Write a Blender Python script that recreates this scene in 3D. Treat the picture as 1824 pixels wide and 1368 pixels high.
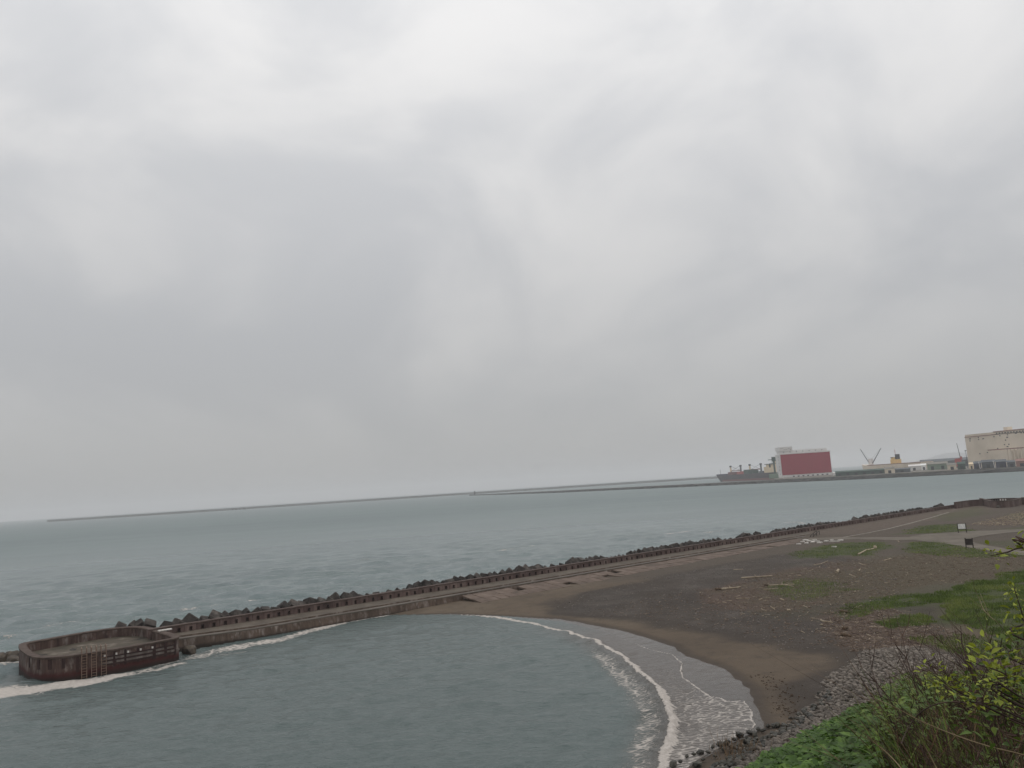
import bpy, bmesh, math, random
import numpy as np
from mathutils import Vector, Matrix

random.seed(7)
rng = np.random.default_rng(7)
for o in list(bpy.data.objects):
    bpy.data.objects.remove(o)
sc = bpy.context.scene
COL = sc.collection

# ------------------------------------------------------------------ camera
FPX, CX, CY, H = 1420.0, 912.0, 684.0, 20.0        # focal length and centre in photo pixels, eye height above the sea
ROLL = math.atan(0.065)
PITCH = math.atan((927 - 0.065 * 912 - CY) * math.cos(ROLL) / FPX)
Fv = np.array([0, math.cos(PITCH), math.sin(PITCH)])
R0 = np.array([1.0, 0, 0]); U0 = np.array([0, -math.sin(PITCH), math.cos(PITCH)])
Rv = R0 * math.cos(ROLL) - U0 * math.sin(ROLL)
Uv = U0 * math.cos(ROLL) + R0 * math.sin(ROLL)
cam = bpy.data.cameras.new("camera")
cam.sensor_fit = 'HORIZONTAL'; cam.sensor_width = 36.0
cam.lens = 36.0 * FPX / 1824.0
cam.clip_start = 0.1; cam.clip_end = 60000
camo = bpy.data.objects.new("camera", cam); COL.objects.link(camo)
camo.matrix_world = Matrix(((Rv[0], Uv[0], -Fv[0], 0), (Rv[1], Uv[1], -Fv[1], 0), (Rv[2], Uv[2], -Fv[2], H), (0, 0, 0, 1)))
sc.camera = camo

# ------------------------------------------------------------------ sky, sun, exposure
SUN_EL, SUN_AZ = math.radians(48), math.radians(70)     # azimuth from the view direction towards the right
world = bpy.data.worlds.new("World"); sc.world = world; world.use_nodes = True
wt = world.node_tree; wt.nodes.clear()
def wn(t, **k):
    n = wt.nodes.new(t)
    for a, b in k.items():
        if a.startswith('i_'):
            n.inputs[int(a[2:])].default_value = b
        else:
            setattr(n, a, b)
    return n
def wl(a, b): wt.links.new(a, b)
tc = wn('ShaderNodeTexCoord')
sep = wn('ShaderNodeSeparateXYZ'); wl(tc.outputs['Generated'], sep.inputs[0])
zc = wn('ShaderNodeMath', operation='MAXIMUM', i_1=0.0); wl(sep.outputs[2], zc.inputs[0])
mp = wn('ShaderNodeMapping'); wl(tc.outputs['Generated'], mp.inputs[0])
mp.inputs['Location'].default_value = (0.55, 0.3, 1.15); mp.inputs['Rotation'].default_value = (0.25, 0.5, 0.2); mp.inputs['Scale'].default_value = (1.0, 1.0, 1.45)
n1 = wn('ShaderNodeTexNoise'); wl(mp.outputs[0], n1.inputs['Vector'])
n1.inputs['Scale'].default_value = 3.3; n1.inputs['Detail'].default_value = 7; n1.inputs['Roughness'].default_value = 0.5; n1.inputs['Distortion'].default_value = 0.4
mr = wn('ShaderNodeMapRange', interpolation_type='SMOOTHSTEP'); wl(n1.outputs[0], mr.inputs[0])
mr.inputs[1].default_value = 0.33; mr.inputs[2].default_value = 0.67; mr.inputs[3].default_value = 0.0; mr.inputs[4].default_value = 1.0
tint = wn('ShaderNodeMix', data_type='RGBA'); wl(mr.outputs[0], tint.inputs[0])
tint.inputs[6].default_value = (0.85, 0.86, 0.88, 1); tint.inputs[7].default_value = (1.085, 1.075, 1.065, 1)
lum = wn('ShaderNodeMath', operation='MULTIPLY_ADD', i_1=0.92, i_2=0.385); wl(zc.outputs[0], lum.inputs[0])   # overcast sky: zenith three times the horizon
cl = wn('ShaderNodeMix', data_type='RGBA', blend_type='MULTIPLY')
lowf = wn('ShaderNodeMapRange', interpolation_type='SMOOTHSTEP'); wl(zc.outputs[0], lowf.inputs[0])        # low cloud melts into an even grey
lowf.inputs[1].default_value = 0.0; lowf.inputs[2].default_value = 0.22; lowf.inputs[3].default_value = 0.15; lowf.inputs[4].default_value = 1.0
wl(lowf.outputs[0], cl.inputs[0])
wl(lum.outputs[0], cl.inputs[6]); wl(tint.outputs[2], cl.inputs[7])
sky = wn('ShaderNodeTexSky', sky_type='NISHITA', sun_disc=False, sun_elevation=SUN_EL, sun_rotation=SUN_AZ)
sk = wn('ShaderNodeMix', data_type='RGBA', blend_type='MULTIPLY'); sk.inputs[0].default_value = 1.0
wl(sky.outputs[0], sk.inputs[6]); sk.inputs[7].default_value = (0.08, 0.08, 0.08, 1)
cov = wn('ShaderNodeMix', data_type='RGBA'); cov.inputs[0].default_value = 0.94      # cloud cover over the clear sky
wl(sk.outputs[2], cov.inputs[6]); wl(cl.outputs[2], cov.inputs[7])
bg = wn('ShaderNodeBackground'); wl(cov.outputs[2], bg.inputs[0]); bg.inputs[1].default_value = 1.0
wo = wn('ShaderNodeOutputWorld'); wl(bg.outputs[0], wo.inputs[0])

sun = bpy.data.lights.new("sun", 'SUN'); sun.energy = 0.5; sun.angle = math.radians(25); sun.color = (1.0, 0.96, 0.9)
suno = bpy.data.objects.new("sun", sun); COL.objects.link(suno)
sd = Vector((math.sin(SUN_AZ) * math.cos(SUN_EL), math.cos(SUN_AZ) * math.cos(SUN_EL), math.sin(SUN_EL)))
suno.rotation_euler = (-sd).to_track_quat('-Z', 'Y').to_euler()
sc.view_settings.view_transform = 'Standard'; sc.view_settings.look = 'None'
sc.view_settings.exposure = 0.0; sc.view_settings.gamma = 1.0; sc.view_settings.use_curve_mapping = False
sc.render.engine = 'CYCLES'
sc.cycles.use_denoising = True
sc.cycles.max_bounces = 6; sc.cycles.volume_bounces = 1; sc.cycles.diffuse_bounces = 3; sc.cycles.glossy_bounces = 3

# ------------------------------------------------------------------ helpers
def ray(x, y):
    d = Fv + Rv * (x - CX) / FPX - Uv * (y - CY) / FPX
    return d / np.linalg.norm(d)
def P(x, y, z=0.0):                                   # a photo pixel on the level z
    d = ray(x, y); t = (z - H) / d[2]
    return np.array([d[0] * t, d[1] * t, z])
def D(x, y, dist):                                    # a photo pixel at a horizontal distance
    d = ray(x, y); t = dist / math.hypot(d[0], d[1])
    return np.array([d[0] * t, d[1] * t, H + d[2] * t])
def srgb(r, g, b, k=1.0):                             # seen colour / light received = base colour
    f = lambda c: (c / 255 / 12.92 if c < 10.3 else ((c / 255 + .055) / 1.055) ** 2.4) / (k * 1.22)
    return (min(f(r), .9), min(f(g), .9), min(f(b), .9), 1)

def lattice(seed):
    return np.random.default_rng(seed).random((257, 257))
_lat = {}
def vnoise(x, y, scale, seed=0, octaves=3):
    out = 0; amp = 1; tot = 0
    for o in range(octaves):
        L = _lat.setdefault(seed + o, lattice(seed + o))
        X = x * scale * 2 ** o; Y = y * scale * 2 ** o
        xi = np.floor(X).astype(int); yi = np.floor(Y).astype(int)
        fx = X - xi; fy = Y - yi
        fx = fx * fx * (3 - 2 * fx); fy = fy * fy * (3 - 2 * fy)
        a = L[xi % 256, yi % 256]; b = L[(xi + 1) % 256, yi % 256]; c = L[xi % 256, (yi + 1) % 256]; d = L[(xi + 1) % 256, (yi + 1) % 256]
        out = out + amp * ((a * (1 - fx) + b * fx) * (1 - fy) + (c * (1 - fx) + d * fx) * fy)
        tot += amp; amp *= .5
    return out / tot
def sstep(a, b, x):
    t = np.clip((x - a) / (b - a), 0, 1)
    return t * t * (3 - 2 * t)
def pl_dist(X, Y, pts):                               # distance to a polyline, share along it, side
    best = np.full(X.shape, 1e9); par = np.zeros(X.shape); side = np.zeros(X.shape)
    n = len(pts) - 1
    for i in range(n):
        ax, ay = pts[i][:2]; bx, by = pts[i + 1][:2]
        dx, dy = bx - ax, by - ay; l2 = dx * dx + dy * dy + 1e-12
        t = np.clip(((X - ax) * dx + (Y - ay) * dy) / l2, 0, 1)
        qx = X - ax - t * dx; qy = Y - ay - t * dy
        dd = np.hypot(qx, qy)
        m = dd < best
        best = np.where(m, dd, best); par = np.where(m, (i + t) / n, par)
        side = np.where(m, np.sign(dx * qy - dy * qx), side)
    return best, par, side
def poly_sd(X, Y, poly):                              # signed distance to a closed polygon, positive inside
    d, _, _ = pl_dist(X, Y, list(poly) + [poly[0]])
    ins = np.zeros(X.shape, bool)
    n = len(poly)
    for i in range(n):
        x1, y1 = poly[i][:2]; x2, y2 = poly[(i + 1) % n][:2]
        c = ((y1 > Y) != (y2 > Y)) & (X < (x2 - x1) * (Y - y1) / ((y2 - y1) if abs(y2 - y1) > 1e-9 else 1e-9) + x1)
        ins ^= c
    return np.where(ins, d, -d)

def link(o, parent=None):
    COL.objects.link(o)
    if parent is not None:
        o.parent = parent
    return o
def tag(o, label=None, cat=None, group=None, kind=None):
    if label: o['label'] = label
    if cat: o['category'] = cat
    if group: o['group'] = group
    if kind: o['kind'] = kind
    return o
def empty(name, loc=(0, 0, 0), rz=0.0):
    o = bpy.data.objects.new(name, None); o.location = loc; o.rotation_euler = (0, 0, rz)
    return link(o)
def meshdata(name, V, F, mat, smooth=False):
    me = bpy.data.meshes.new(name)
    V = np.asarray(V, dtype=np.float64)
    if isinstance(F, np.ndarray):
        k = F.shape[1]; nf = len(F)
        me.vertices.add(len(V)); me.vertices.foreach_set('co', V.ravel())
        me.loops.add(nf * k); me.loops.foreach_set('vertex_index', F.astype(np.int32).ravel())
        me.polygons.add(nf); me.polygons.foreach_set('loop_start', np.arange(0, nf * k, k, dtype=np.int32))
        me.update(calc_edges=True)
    else:
        me.from_pydata([tuple(v) for v in V], [], F)
        me.update()
    if smooth:
        me.polygons.foreach_set('use_smooth', np.ones(len(me.polygons), bool))
    if mat: me.materials.append(mat)
    return me
def mobj(name, V, F, mat, parent=None, smooth=False):
    return link(bpy.data.objects.new(name, meshdata(name, V, F, mat, smooth)), parent)
def inst(name, me, loc=(0, 0, 0), rot=(0, 0, 0), scale=(1, 1, 1), parent=None):
    o = bpy.data.objects.new(name, me); o.location = loc; o.rotation_euler = rot; o.scale = scale
    return link(o, parent)
def rel(parent, pts):                                 # world points in the frame of an unrotated Empty
    return np.asarray(pts, float) - np.array(parent.location)

class MB:                                             # collects shapes for one mesh
    def __init__(s): s.v = []; s.f = []
    def add(s, V, F):
        b = len(s.v); s.v += [tuple(map(float, v)) for v in V]; s.f += [tuple(i + b for i in f) for f in F]; return s
    def box(s, x0, x1, y0, y1, z0, z1, fn=None):
        V = [(x, y, z) for z in (z0, z1) for y in (y0, y1) for x in (x0, x1)]
        if fn: V = [fn(*v) for v in V]
        return s.add(V, [(0, 2, 3, 1), (4, 5, 7, 6), (0, 1, 5, 4), (2, 6, 7, 3), (0, 4, 6, 2), (1, 3, 7, 5)])
    def tube(s, pts, r, sides=6, r2=None, cap=True):
        pts = [np.array(p, float) for p in pts]; n = len(pts)
        rs = [r + ((r2 if r2 is not None else r) - r) * i / max(n - 1, 1) for i in range(n)] if not hasattr(r, '__len__') else r
        rings = []
        for i, p in enumerate(pts):
            t = pts[min(i + 1, n - 1)] - pts[max(i - 1, 0)]; t = t / (np.linalg.norm(t) + 1e-9)
            a = np.cross(t, [0, 0, 1.0]) if abs(t[2]) < .9 else np.cross(t, [1.0, 0, 0])
            a /= np.linalg.norm(a); b = np.cross(t, a)
            rings.append([p + rs[i] * (math.cos(2 * math.pi * k / sides) * a + math.sin(2 * math.pi * k / sides) * b) for k in range(sides)])
        V = [v for r_ in rings for v in r_]
        F = [(i * sides + k, i * sides + (k + 1) % sides, (i + 1) * sides + (k + 1) % sides, (i + 1) * sides + k) for i in range(n - 1) for k in range(sides)]
        if cap:
            F += [tuple(range(sides - 1, -1, -1)), tuple(range((n - 1) * sides, n * sides))]
        return s.add(V, F)
    def prism(s, poly, z0, z1):
        n = len(poly)
        V = [(p[0], p[1], z0) for p in poly] + [(p[0], p[1], z1) for p in poly]
        F = [(i, (i + 1) % n, n + (i + 1) % n, n + i) for i in range(n)] + [tuple(range(n - 1, -1, -1)), tuple(range(n, 2 * n))]
        return s.add(V, F)
    def sweep(s, path, section):                      # section(i) -> list of points; open profile along a path
        n = len(path); m = None; V = []
        for i in range(n):
            r_ = section(i, path[i]); m = len(r_); V += r_
        F = [(i * m + k, i * m + k + 1, (i + 1) * m + k + 1, (i + 1) * m + k) for i in range(n - 1) for k in range(m - 1)]
        return s.add(V, F)
    def build(s, name, mat, parent=None, smooth=False): return mobj(name, s.v, s.f, mat, parent, smooth)
    def data(s, name, mat, smooth=False): return meshdata(name, s.v, s.f, mat, smooth)

# ------------------------------------------------------------------ materials
class Mat:
    def __init__(s, name):
        s.m = bpy.data.materials.new(name); s.m.use_nodes = True; s.t = s.m.node_tree; s.t.nodes.clear()
        s.out = s.t.nodes.new('ShaderNodeOutputMaterial')
    def n(s, typ, **k):
        n = s.t.nodes.new(typ)
        for a, b in k.items(): setattr(n, a, b)
        return n
    def l(s, a, b): s.t.links.new(a, b)
    def pos(s, scale=(1, 1, 1), rot=(0, 0, 0), obj=False):
        g = s.n('ShaderNodeTexCoord') if obj else s.n('ShaderNodeNewGeometry')
        m = s.n('ShaderNodeMapping'); m.inputs['Scale'].default_value = scale; m.inputs['Rotation'].default_value = rot
        s.l(g.outputs['Object' if obj else 'Position'], m.inputs[0]); return m.outputs[0]
    def noise(s, vec, scale, detail=4, rough=.55, dist=0.0):
        n = s.n('ShaderNodeTexNoise'); s.l(vec, n.inputs['Vector'])
        n.inputs['Scale'].default_value = scale; n.inputs['Detail'].default_value = detail; n.inputs['Roughness'].default_value = rough; n.inputs['Distortion'].default_value = dist
        return n.outputs[0]
    def ramp(s, fac, stops):
        r = s.n('ShaderNodeValToRGB'); s.l(fac, r.inputs[0]); e = r.color_ramp.elements
        while len(e) < len(stops): e.new(.5)
        for i, (p, c) in enumerate(stops): e[i].position = p; e[i].color = c
        return r.outputs[0]
    def mix(s, fac, a, b, mode='MIX'):
        n = s.n('ShaderNodeMix', data_type='RGBA', blend_type=mode)
        for i, v in ((0, fac), (6, a), (7, b)):
            if isinstance(v, (int, float, tuple)): n.inputs[i].default_value = v
            else: s.l(v, n.inputs[i])
        return n.outputs[2]
    def math(s, op, a, b=0.0, c=0.0, clamp=False):
        n = s.n('ShaderNodeMath', operation=op, use_clamp=clamp)
        for i, v in enumerate((a, b, c)):
            if isinstance(v, (int, float)): n.inputs[i].default_value = v
            else: s.l(v, n.inputs[i])
        return n.outputs[0]
    def rng_(s, v, a, b, c=0.0, d=1.0, smooth=True):
        n = s.n('ShaderNodeMapRange', interpolation_type='SMOOTHSTEP' if smooth else 'LINEAR'); s.l(v, n.inputs[0])
        for i, x in enumerate((a, b, c, d)): n.inputs[i + 1].default_value = x
        return n.outputs[0]
    def attr(s, name):
        a = s.n('ShaderNodeAttribute', attribute_name=name); x = s.n('ShaderNodeSeparateColor'); s.l(a.outputs['Color'], x.inputs[0])
        return x.outputs[0], x.outputs[1], x.outputs[2], a.outputs['Alpha']
    def bump(s, h, strength=.4, dist=.05, prev=None):
        b = s.n('ShaderNodeBump'); b.inputs['Strength'].default_value = strength; b.inputs['Distance'].default_value = dist
        s.l(h, b.inputs['Height'])
        if prev: s.l(prev, b.inputs['Normal'])
        return b.outputs[0]
    def surf(s, color, rough=.8, normal=None, spec=.5, ior=1.45, metal=0.0, extra=None):
        p = s.n('ShaderNodeBsdfPrincipled')
        for k, v in (('Base Color', color), ('Roughness', rough), ('Specular IOR Level', spec), ('Metallic', metal), ('IOR', ior)):
            if isinstance(v, (int, float, tuple)): p.inputs[k].default_value = v
            else: s.l(v, p.inputs[k])
        if normal: s.l(normal, p.inputs['Normal'])
        if extra:
            for k, v in extra.items(): p.inputs[k].default_value = v
        s.l(p.outputs[0], s.out.inputs[0]); s.p = p
        return s.m

def pmat(name, cols, scale=1.0, rough=.85, bump=.4, bscale=None, stretch=(1, 1, 1), rand=0.0, obj=False, detail=5, spec=.3, bdist=.05):
    m = Mat(name); v = m.pos(stretch, obj=obj)
    f = m.noise(v, scale, detail, .6)
    k = len(cols)
    c = m.ramp(f, [(0.3 + 0.4 * i / max(k - 1, 1), cc) for i, cc in enumerate(cols)])
    if rand:
        oi = m.n('ShaderNodeObjectInfo')
        g = m.rng_(oi.outputs['Random'], 0, 1, 1 - rand, 1 + rand, False)
        cc = m.n('ShaderNodeCombineColor'); [m.l(g, cc.inputs[i]) for i in range(3)]
        c = m.mix(1.0, c, cc.outputs[0], 'MULTIPLY')
    nb = None
    if bump:
        nb = m.bump(m.noise(m.pos((1, 1, 1), obj=obj), bscale or scale * 4, 6, .65), bump, bdist)
    return m.surf(c, rough, nb, spec)

M = {}
def streaky(name, top, mid, low, z_low, z_top):       # weathered concrete: run-off streaks, pale bloom, a dark tide band
    m = Mat(name)
    v = m.pos((1, 1, .12)); vb = m.pos()
    f1 = m.noise(v, 1.4, 6, .65); f2 = m.noise(vb, .35, 4, .6); f3 = m.noise(m.pos((1, 1, .35)), .9, 5, .7)
    c = m.ramp(f1, [(.32, mid), (.55, top), (.78, srgb(108, 96, 90, .62))])
    c = m.mix(m.rng_(f3, .5, .68, 0, .85), c, srgb(122, 113, 107, .58))
    c = m.mix(m.rng_(f2, .35, .6, .5, 0), c, mid)
    g = m.n('ShaderNodeNewGeometry'); sx = m.n('ShaderNodeSeparateXYZ'); m.l(g.outputs['Position'], sx.inputs[0])
    wob = m.math('MULTIPLY_ADD', m.noise(vb, 1.2, 4), .5, -.25); zz = m.math('ADD', sx.outputs[2], wob)
    c = m.mix(m.rng_(zz, z_low, z_top, .92, 0), c, low)
    c = m.mix(m.rng_(zz, z_low - .55, z_low + .05, .8, 0), c, srgb(34, 32, 28, .6))
    return m.surf(c, .85, m.bump(m.noise(vb, 5, 6, .7), .45, .04), .25)
M['fort'] = streaky('fort_concrete', srgb(80, 64, 58, .64), srgb(48, 37, 34, .64), srgb(58, 28, 27, .62), .75, 1.35)
M['fort_top'] = pmat('fort_coping', [srgb(64, 52, 47, .98), srgb(84, 70, 63, .98), srgb(98, 85, 77, .98)], 1.0, bump=.4)
M['fort_deck'] = pmat('fort_floor', [srgb(52, 47, 39, .95), srgb(72, 66, 55, .95), srgb(88, 79, 68, .95), srgb(136, 127, 116, .95)], .35, bump=.5, detail=7)
M['slot'] = pmat('dark_slot', [srgb(38, 28, 27, .6), srgb(56, 40, 38, .6)], 2)
M['white_block'] = pmat('white_block', [srgb(150, 145, 140, .6), srgb(190, 186, 180, .6)], 3)
M['rust'] = pmat('rusty_steel', [srgb(88, 70, 60, .6), srgb(118, 100, 88, .6)], 4, rough=.7)
M['parapet'] = pmat('parapet_concrete', [srgb(58, 46, 43, .66), srgb(84, 69, 65, .66), srgb(110, 96, 90, .66)], .45, stretch=(1, 1, .3), bump=.5, rand=.13)
M['coping'] = pmat('coping_concrete', [srgb(78, 64, 59, .98), srgb(104, 90, 84, .98)], .9, bump=.4)
M['deck'] = pmat('deck_concrete', [srgb(74, 66, 57, .98), srgb(92, 83, 73, .98), srgb(108, 99, 88, .98)], .35, stretch=(1, 1, 1), bump=.3, detail=7)
M['ledge'] = pmat('ledge_concrete', [srgb(84, 76, 69, .98), srgb(124, 117, 109, .98)], .12, bump=.3)
M['wallface'] = streaky('wall_face_concrete', srgb(86, 73, 64, .66), srgb(64, 54, 47, .66), srgb(46, 39, 34, .66), .35, .9)
M['slab'] = pmat('slab_concrete', [srgb(84, 73, 64, .98), srgb(104, 89, 79, .98), srgb(118, 104, 94, .98)], .5, bump=.5, rand=.14)
M['cube'] = pmat('armour_concrete', [srgb(34, 30, 29, .75), srgb(56, 51, 48, .75), srgb(84, 79, 74, .75)], .9, bump=.6, rand=.42, bscale=3)
M['mound'] = pmat('mound_rubble', [srgb(40, 38, 35, .7), srgb(66, 60, 55, .7)], .7, bump=1, bdist=.3)
M['rock'] = pmat('wet_rock', [srgb(44, 40, 36, .7), srgb(72, 64, 56, .7), srgb(98, 88, 74, .8)], 1.2, bump=.7, rough=.6)
M['stone'] = pmat('beach_stone', [srgb(66, 60, 55, .85), srgb(96, 89, 82, .85), srgb(130, 122, 113, .85)], 2.0, bump=.5, rand=.35, obj=True)
M['stone_dark'] = pmat('wet_stone', [srgb(34, 33, 30, .8), srgb(56, 54, 48, .8), srgb(76, 72, 62, .8)], 2.0, bump=.5, rand=.3, obj=True, rough=.45)
M['pebble'] = pmat('pebbles', [srgb(60, 55, 52, .8), srgb(98, 92, 88, .8), srgb(150, 142, 134, .8)], 6.0, bump=0)
M['wood'] = pmat('driftwood', [srgb(120, 106, 88, .85), srgb(158, 144, 124, .85), srgb(178, 166, 146, .85)], 2.0, stretch=(1, 1, 1), bump=.4, rand=.2)
M['wood_dark'] = pmat('wet_driftwood', [srgb(60, 48, 38, .8), srgb(100, 82, 64, .8)], 2.5, bump=.4, rand=.2)
M['litter'] = pmat('wood_litter', [srgb(62, 50, 43, .8), srgb(104, 88, 75, .8), srgb(166, 152, 134, .85)], 1.3, bump=0)
M['path'] = pmat('path_gravel', [srgb(88, 81, 71, .98), srgb(106, 98, 87, .98), srgb(120, 112, 101, .98)], .3, bump=.4, detail=8)
M['kerb'] = pmat('kerb_concrete', [srgb(120, 112, 102, .95), srgb(146, 138, 128, .95)], .8)
M['black'] = pmat('dark_timber', [srgb(34, 30, 28, .6), srgb(52, 46, 42, .6)], 3)
M['white'] = pmat('white_board', [srgb(190, 190, 188, .62), srgb(210, 210, 206, .62)], 1.5, bump=0)
M['grassb'] = pmat('grass_blades', [srgb(50, 62, 25, .48), srgb(72, 86, 35, .48), srgb(98, 104, 52, .48)], .25, bump=0, rough=.7)
M['bank'] = pmat('hillside_soil', [srgb(26, 24, 16, .8), srgb(42, 40, 24, .8), srgb(54, 46, 32, .8)], .9, bump=1, bdist=.15)

def leafmat(name, cols, scale, rand=.25, trans=.25):
    m = Mat(name); f = m.noise(m.pos(), scale, 3, .6)
    c = m.ramp(f, [(.3 + .4 * i / (len(cols) - 1), q) for i, q in enumerate(cols)])
    if rand:
        oi = m.n('ShaderNodeObjectInfo'); g = m.rng_(oi.outputs['Random'], 0, 1, 1 - rand, 1 + rand, False)
        cc = m.n('ShaderNodeCombineColor'); [m.l(g, cc.inputs[i]) for i in range(3)]
        c = m.mix(1.0, c, cc.outputs[0], 'MULTIPLY')
    p = m.n('ShaderNodeBsdfPrincipled'); m.l(c, p.inputs['Base Color']); p.inputs['Roughness'].default_value = .55; p.inputs['Specular IOR Level'].default_value = .3
    t = m.n('ShaderNodeBsdfTranslucent'); m.l(c, t.inputs[0])
    x = m.n('ShaderNodeMixShader'); x.inputs[0].default_value = trans; m.l(p.outputs[0], x.inputs[1]); m.l(t.outputs[0], x.inputs[2])
    m.l(x.outputs[0], m.out.inputs[0]); return m.m
M['leaf_new'] = leafmat('young_leaf', [srgb(80, 88, 25, .46), srgb(104, 112, 34, .46), srgb(122, 126, 44, .46)], 9)
M['leaf_old'] = leafmat('green_leaf', [srgb(38, 54, 22, .5), srgb(60, 78, 28, .5), srgb(82, 92, 34, .5)], 6)
M['leaf_cover'] = leafmat('cover_leaf', [srgb(34, 50, 17, .55), srgb(54, 78, 26, .55), srgb(84, 108, 40, .55)], 2.0, rand=0)
M['twig'] = pmat('bare_twig', [srgb(38, 28, 24, .6), srgb(60, 46, 40, .6), srgb(84, 66, 56, .6)], 2.2, bump=0, rough=.7)
M['stalk'] = pmat('dry_stalk', [srgb(98, 84, 62, .75), srgb(128, 114, 88, .75)], 12, bump=0)
M['drygrass'] = pmat('dead_grass', [srgb(46, 34, 26, .65), srgb(72, 54, 40, .65), srgb(104, 84, 60, .65)], 1.6, bump=0)

# ------------------------------------------------------------------ plan of the shore (wall line, waterline, zones)
WO = P(323, 1126, 2.1); WE = P(1722, 901, 2.1)
We = (WE - WO)[:2]; WL = float(np.hypot(*We)); We = We / WL
Wn = np.array([We[1], -We[0]])                        # towards the beach
def W(u, s, z): return (WO[0] + We[0] * u + Wn[0] * s, WO[1] + We[1] * u + Wn[1] * s, z)
WANG = math.atan2(We[1], We[0])
def wall_uv(X, Y):
    return (X - WO[0]) * We[0] + (Y - WO[1]) * We[1], (X - WO[0]) * Wn[0] + (Y - WO[1]) * Wn[1]
Z_DECK, Z_LEDGE, Z_PAR = 2.1, 1.86, 3.2
DECK_W = 6.2

wet_px = [(700, 1097), (800, 1094), (900, 1098), (1000, 1103), (1070, 1116), (1105, 1123), (1151, 1136), (1202, 1153), (1221, 1167), (1256, 1179), (1288, 1190),
          (1309, 1206), (1335, 1227), (1345, 1255), (1356, 1281), (1362, 1297), (1300, 1326), (1235, 1362), (1190, 1410), (1120, 1500)]
WET = [P(x, y, .4)[:2] for x, y in wet_px]
BAY = WET + [np.array([-5., 20.]), np.array([-260., 10.]), np.array(W(-60, 8, 0)[:2]), np.array(W(0, 6, 0)[:2])]
crest_px = [(760, 1097), (800, 1098), (880, 1103), (950, 1113), (1010, 1127), (1060, 1143), (1095, 1163), (1130, 1190), (1170, 1230), (1188, 1258), (1197, 1290), (1193, 1325), (1180, 1368), (1160, 1420)]
CREST = [P(x, y, 0)[:2] for x, y in crest_px]
edge_px = [(680, 1097), (800, 1095.5), (900, 1099), (1000, 1107), (1080, 1125), (1151, 1153), (1172, 1159), (1198, 1166), (1216, 1181), (1214, 1192), (1217, 1202), (1233, 1213), (1249, 1225), (1267, 1237), (1284, 1241),
           (1295, 1248), (1326, 1250), (1335, 1262), (1342, 1272), (1340, 1283), (1347, 1293), (1338, 1302), (1300, 1326), (1235, 1362), (1190, 1410), (1120, 1500)]
EDGE = [P(x, y, .25)[:2] for x, y in edge_px]
SWASH = EDGE + [np.array([-5., 20.]), np.array([-260., 10.]), np.array(W(-60, 8, 0)[:2]), np.array(W(0, 6, 0)[:2])]
bank_px = [(1120, 1480), (1235, 1358), (1300, 1318), (1370, 1284), (1450, 1240), (1478, 1190), (1500, 1165), (1560, 1150), (1660, 1150), (1760, 1170), (1900, 1190)]
BANKL = [P(x, y, 1.0)[:2] for x, y in bank_px]
BANK = BANKL + [np.array([60., 30.]), np.array([0., 20.])]

def ground_z(X, Y):
    X = np.asarray(X, float); Y = np.asarray(Y, float)
    d = -poly_sd(X, Y, BAY)
    z = np.where(d > 0, .4 + 1.45 * (1 - np.exp(-np.maximum(d, 0) / 32)), np.maximum(.4 + .09 * d, -2.5))
    d2 = poly_sd(X, Y, BANK)
    z = z + np.clip(d2, 0, 9) * .13 * sstep(-2, 4, d2)
    u, v = wall_uv(X, Y)
    z = z - .5 * sstep(26, 9, v) * sstep(170, 140, u) * sstep(2, 30, d)
    z = z + (vnoise(X, Y, .12, 3, 4) - .5) * .35 * sstep(4, 18, d) + (vnoise(X, Y, .8, 13, 3) - .5) * .10 * sstep(8, 20, d)
    u, v = wall_uv(X, Y)
    apron = sstep(150, 168, u) * sstep(26, 12, v)
    z = z * (1 - apron) + (2.02 + .02 * np.sin(u)) * apron
    z = np.where((v < DECK_W - .3) & (u < 163), np.minimum(z, 1.2), z)
    z = np.where(v < -.4, -3.0, z)
    return z
def Pg(x, y, lift=0.0):                               # a photo pixel on the beach ground
    z = 1.4
    for _ in range(14):
        p = P(x, y, z + lift)
        z = .5 * z + .5 * float(ground_z(np.array([p[0]]), np.array([p[1]]))[0])
    return np.array([p[0], p[1], z])
def PZ(poly, z=1.75): return [P(x, y, z)[:2] for x, y in poly]

# ------------------------------------------------------------------ sea
def polar(az, r):
    A, Rr = np.meshgrid(az, r)
    X = Rr * np.sin(A); Y = Rr * np.cos(A)
    nr, na = A.shape
    i = np.arange((nr - 1) * na).reshape(nr - 1, na)[:, :-1].ravel()
    F = np.stack([i, i + 1, i + na + 1, i + na], 1)
    return X.ravel(), Y.ravel(), Rr.ravel(), F
az = np.radians(np.concatenate([np.arange(-80, -36, 1.0), np.arange(-36, 36, .07), np.arange(36, 81, 1.0)]))
dips = np.concatenate([np.linspace(34, 21.5, 30, endpoint=False), np.linspace(21.5, 1.2, 470, endpoint=False), np.geomspace(1.2, .07, 45)])
X, Y, RR, F = polar(az, H / np.tan(np.radians(dips)))
u, v = wall_uv(X, Y)
inbay = (v > 0)
zw = np.zeros(len(X))
wr = np.random.default_rng(5)
dr = RR * RR / H * math.radians(.043)
for k in range(46):
    lam = 1.3 * (12 / 1.3) ** wr.random(); a = .0155 * lam ** .75 * (.5 + wr.random())
    th = -math.pi / 2 + .35 + wr.normal() * .5
    kk = 2 * math.pi / lam; ph = wr.random() * 6.28
    fade = np.clip((lam / (2.2 * dr) - .5) * 1.0, 0, 1)
    arg = kk * (X * math.cos(th) + Y * math.sin(th)) + ph
    zw += a * fade * (np.sin(arg) + .25 * np.cos(2 * arg))
zg = ground_z(X, Y)
gb = poly_sd(X, Y, BAY)                               # positive inside the bay
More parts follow.
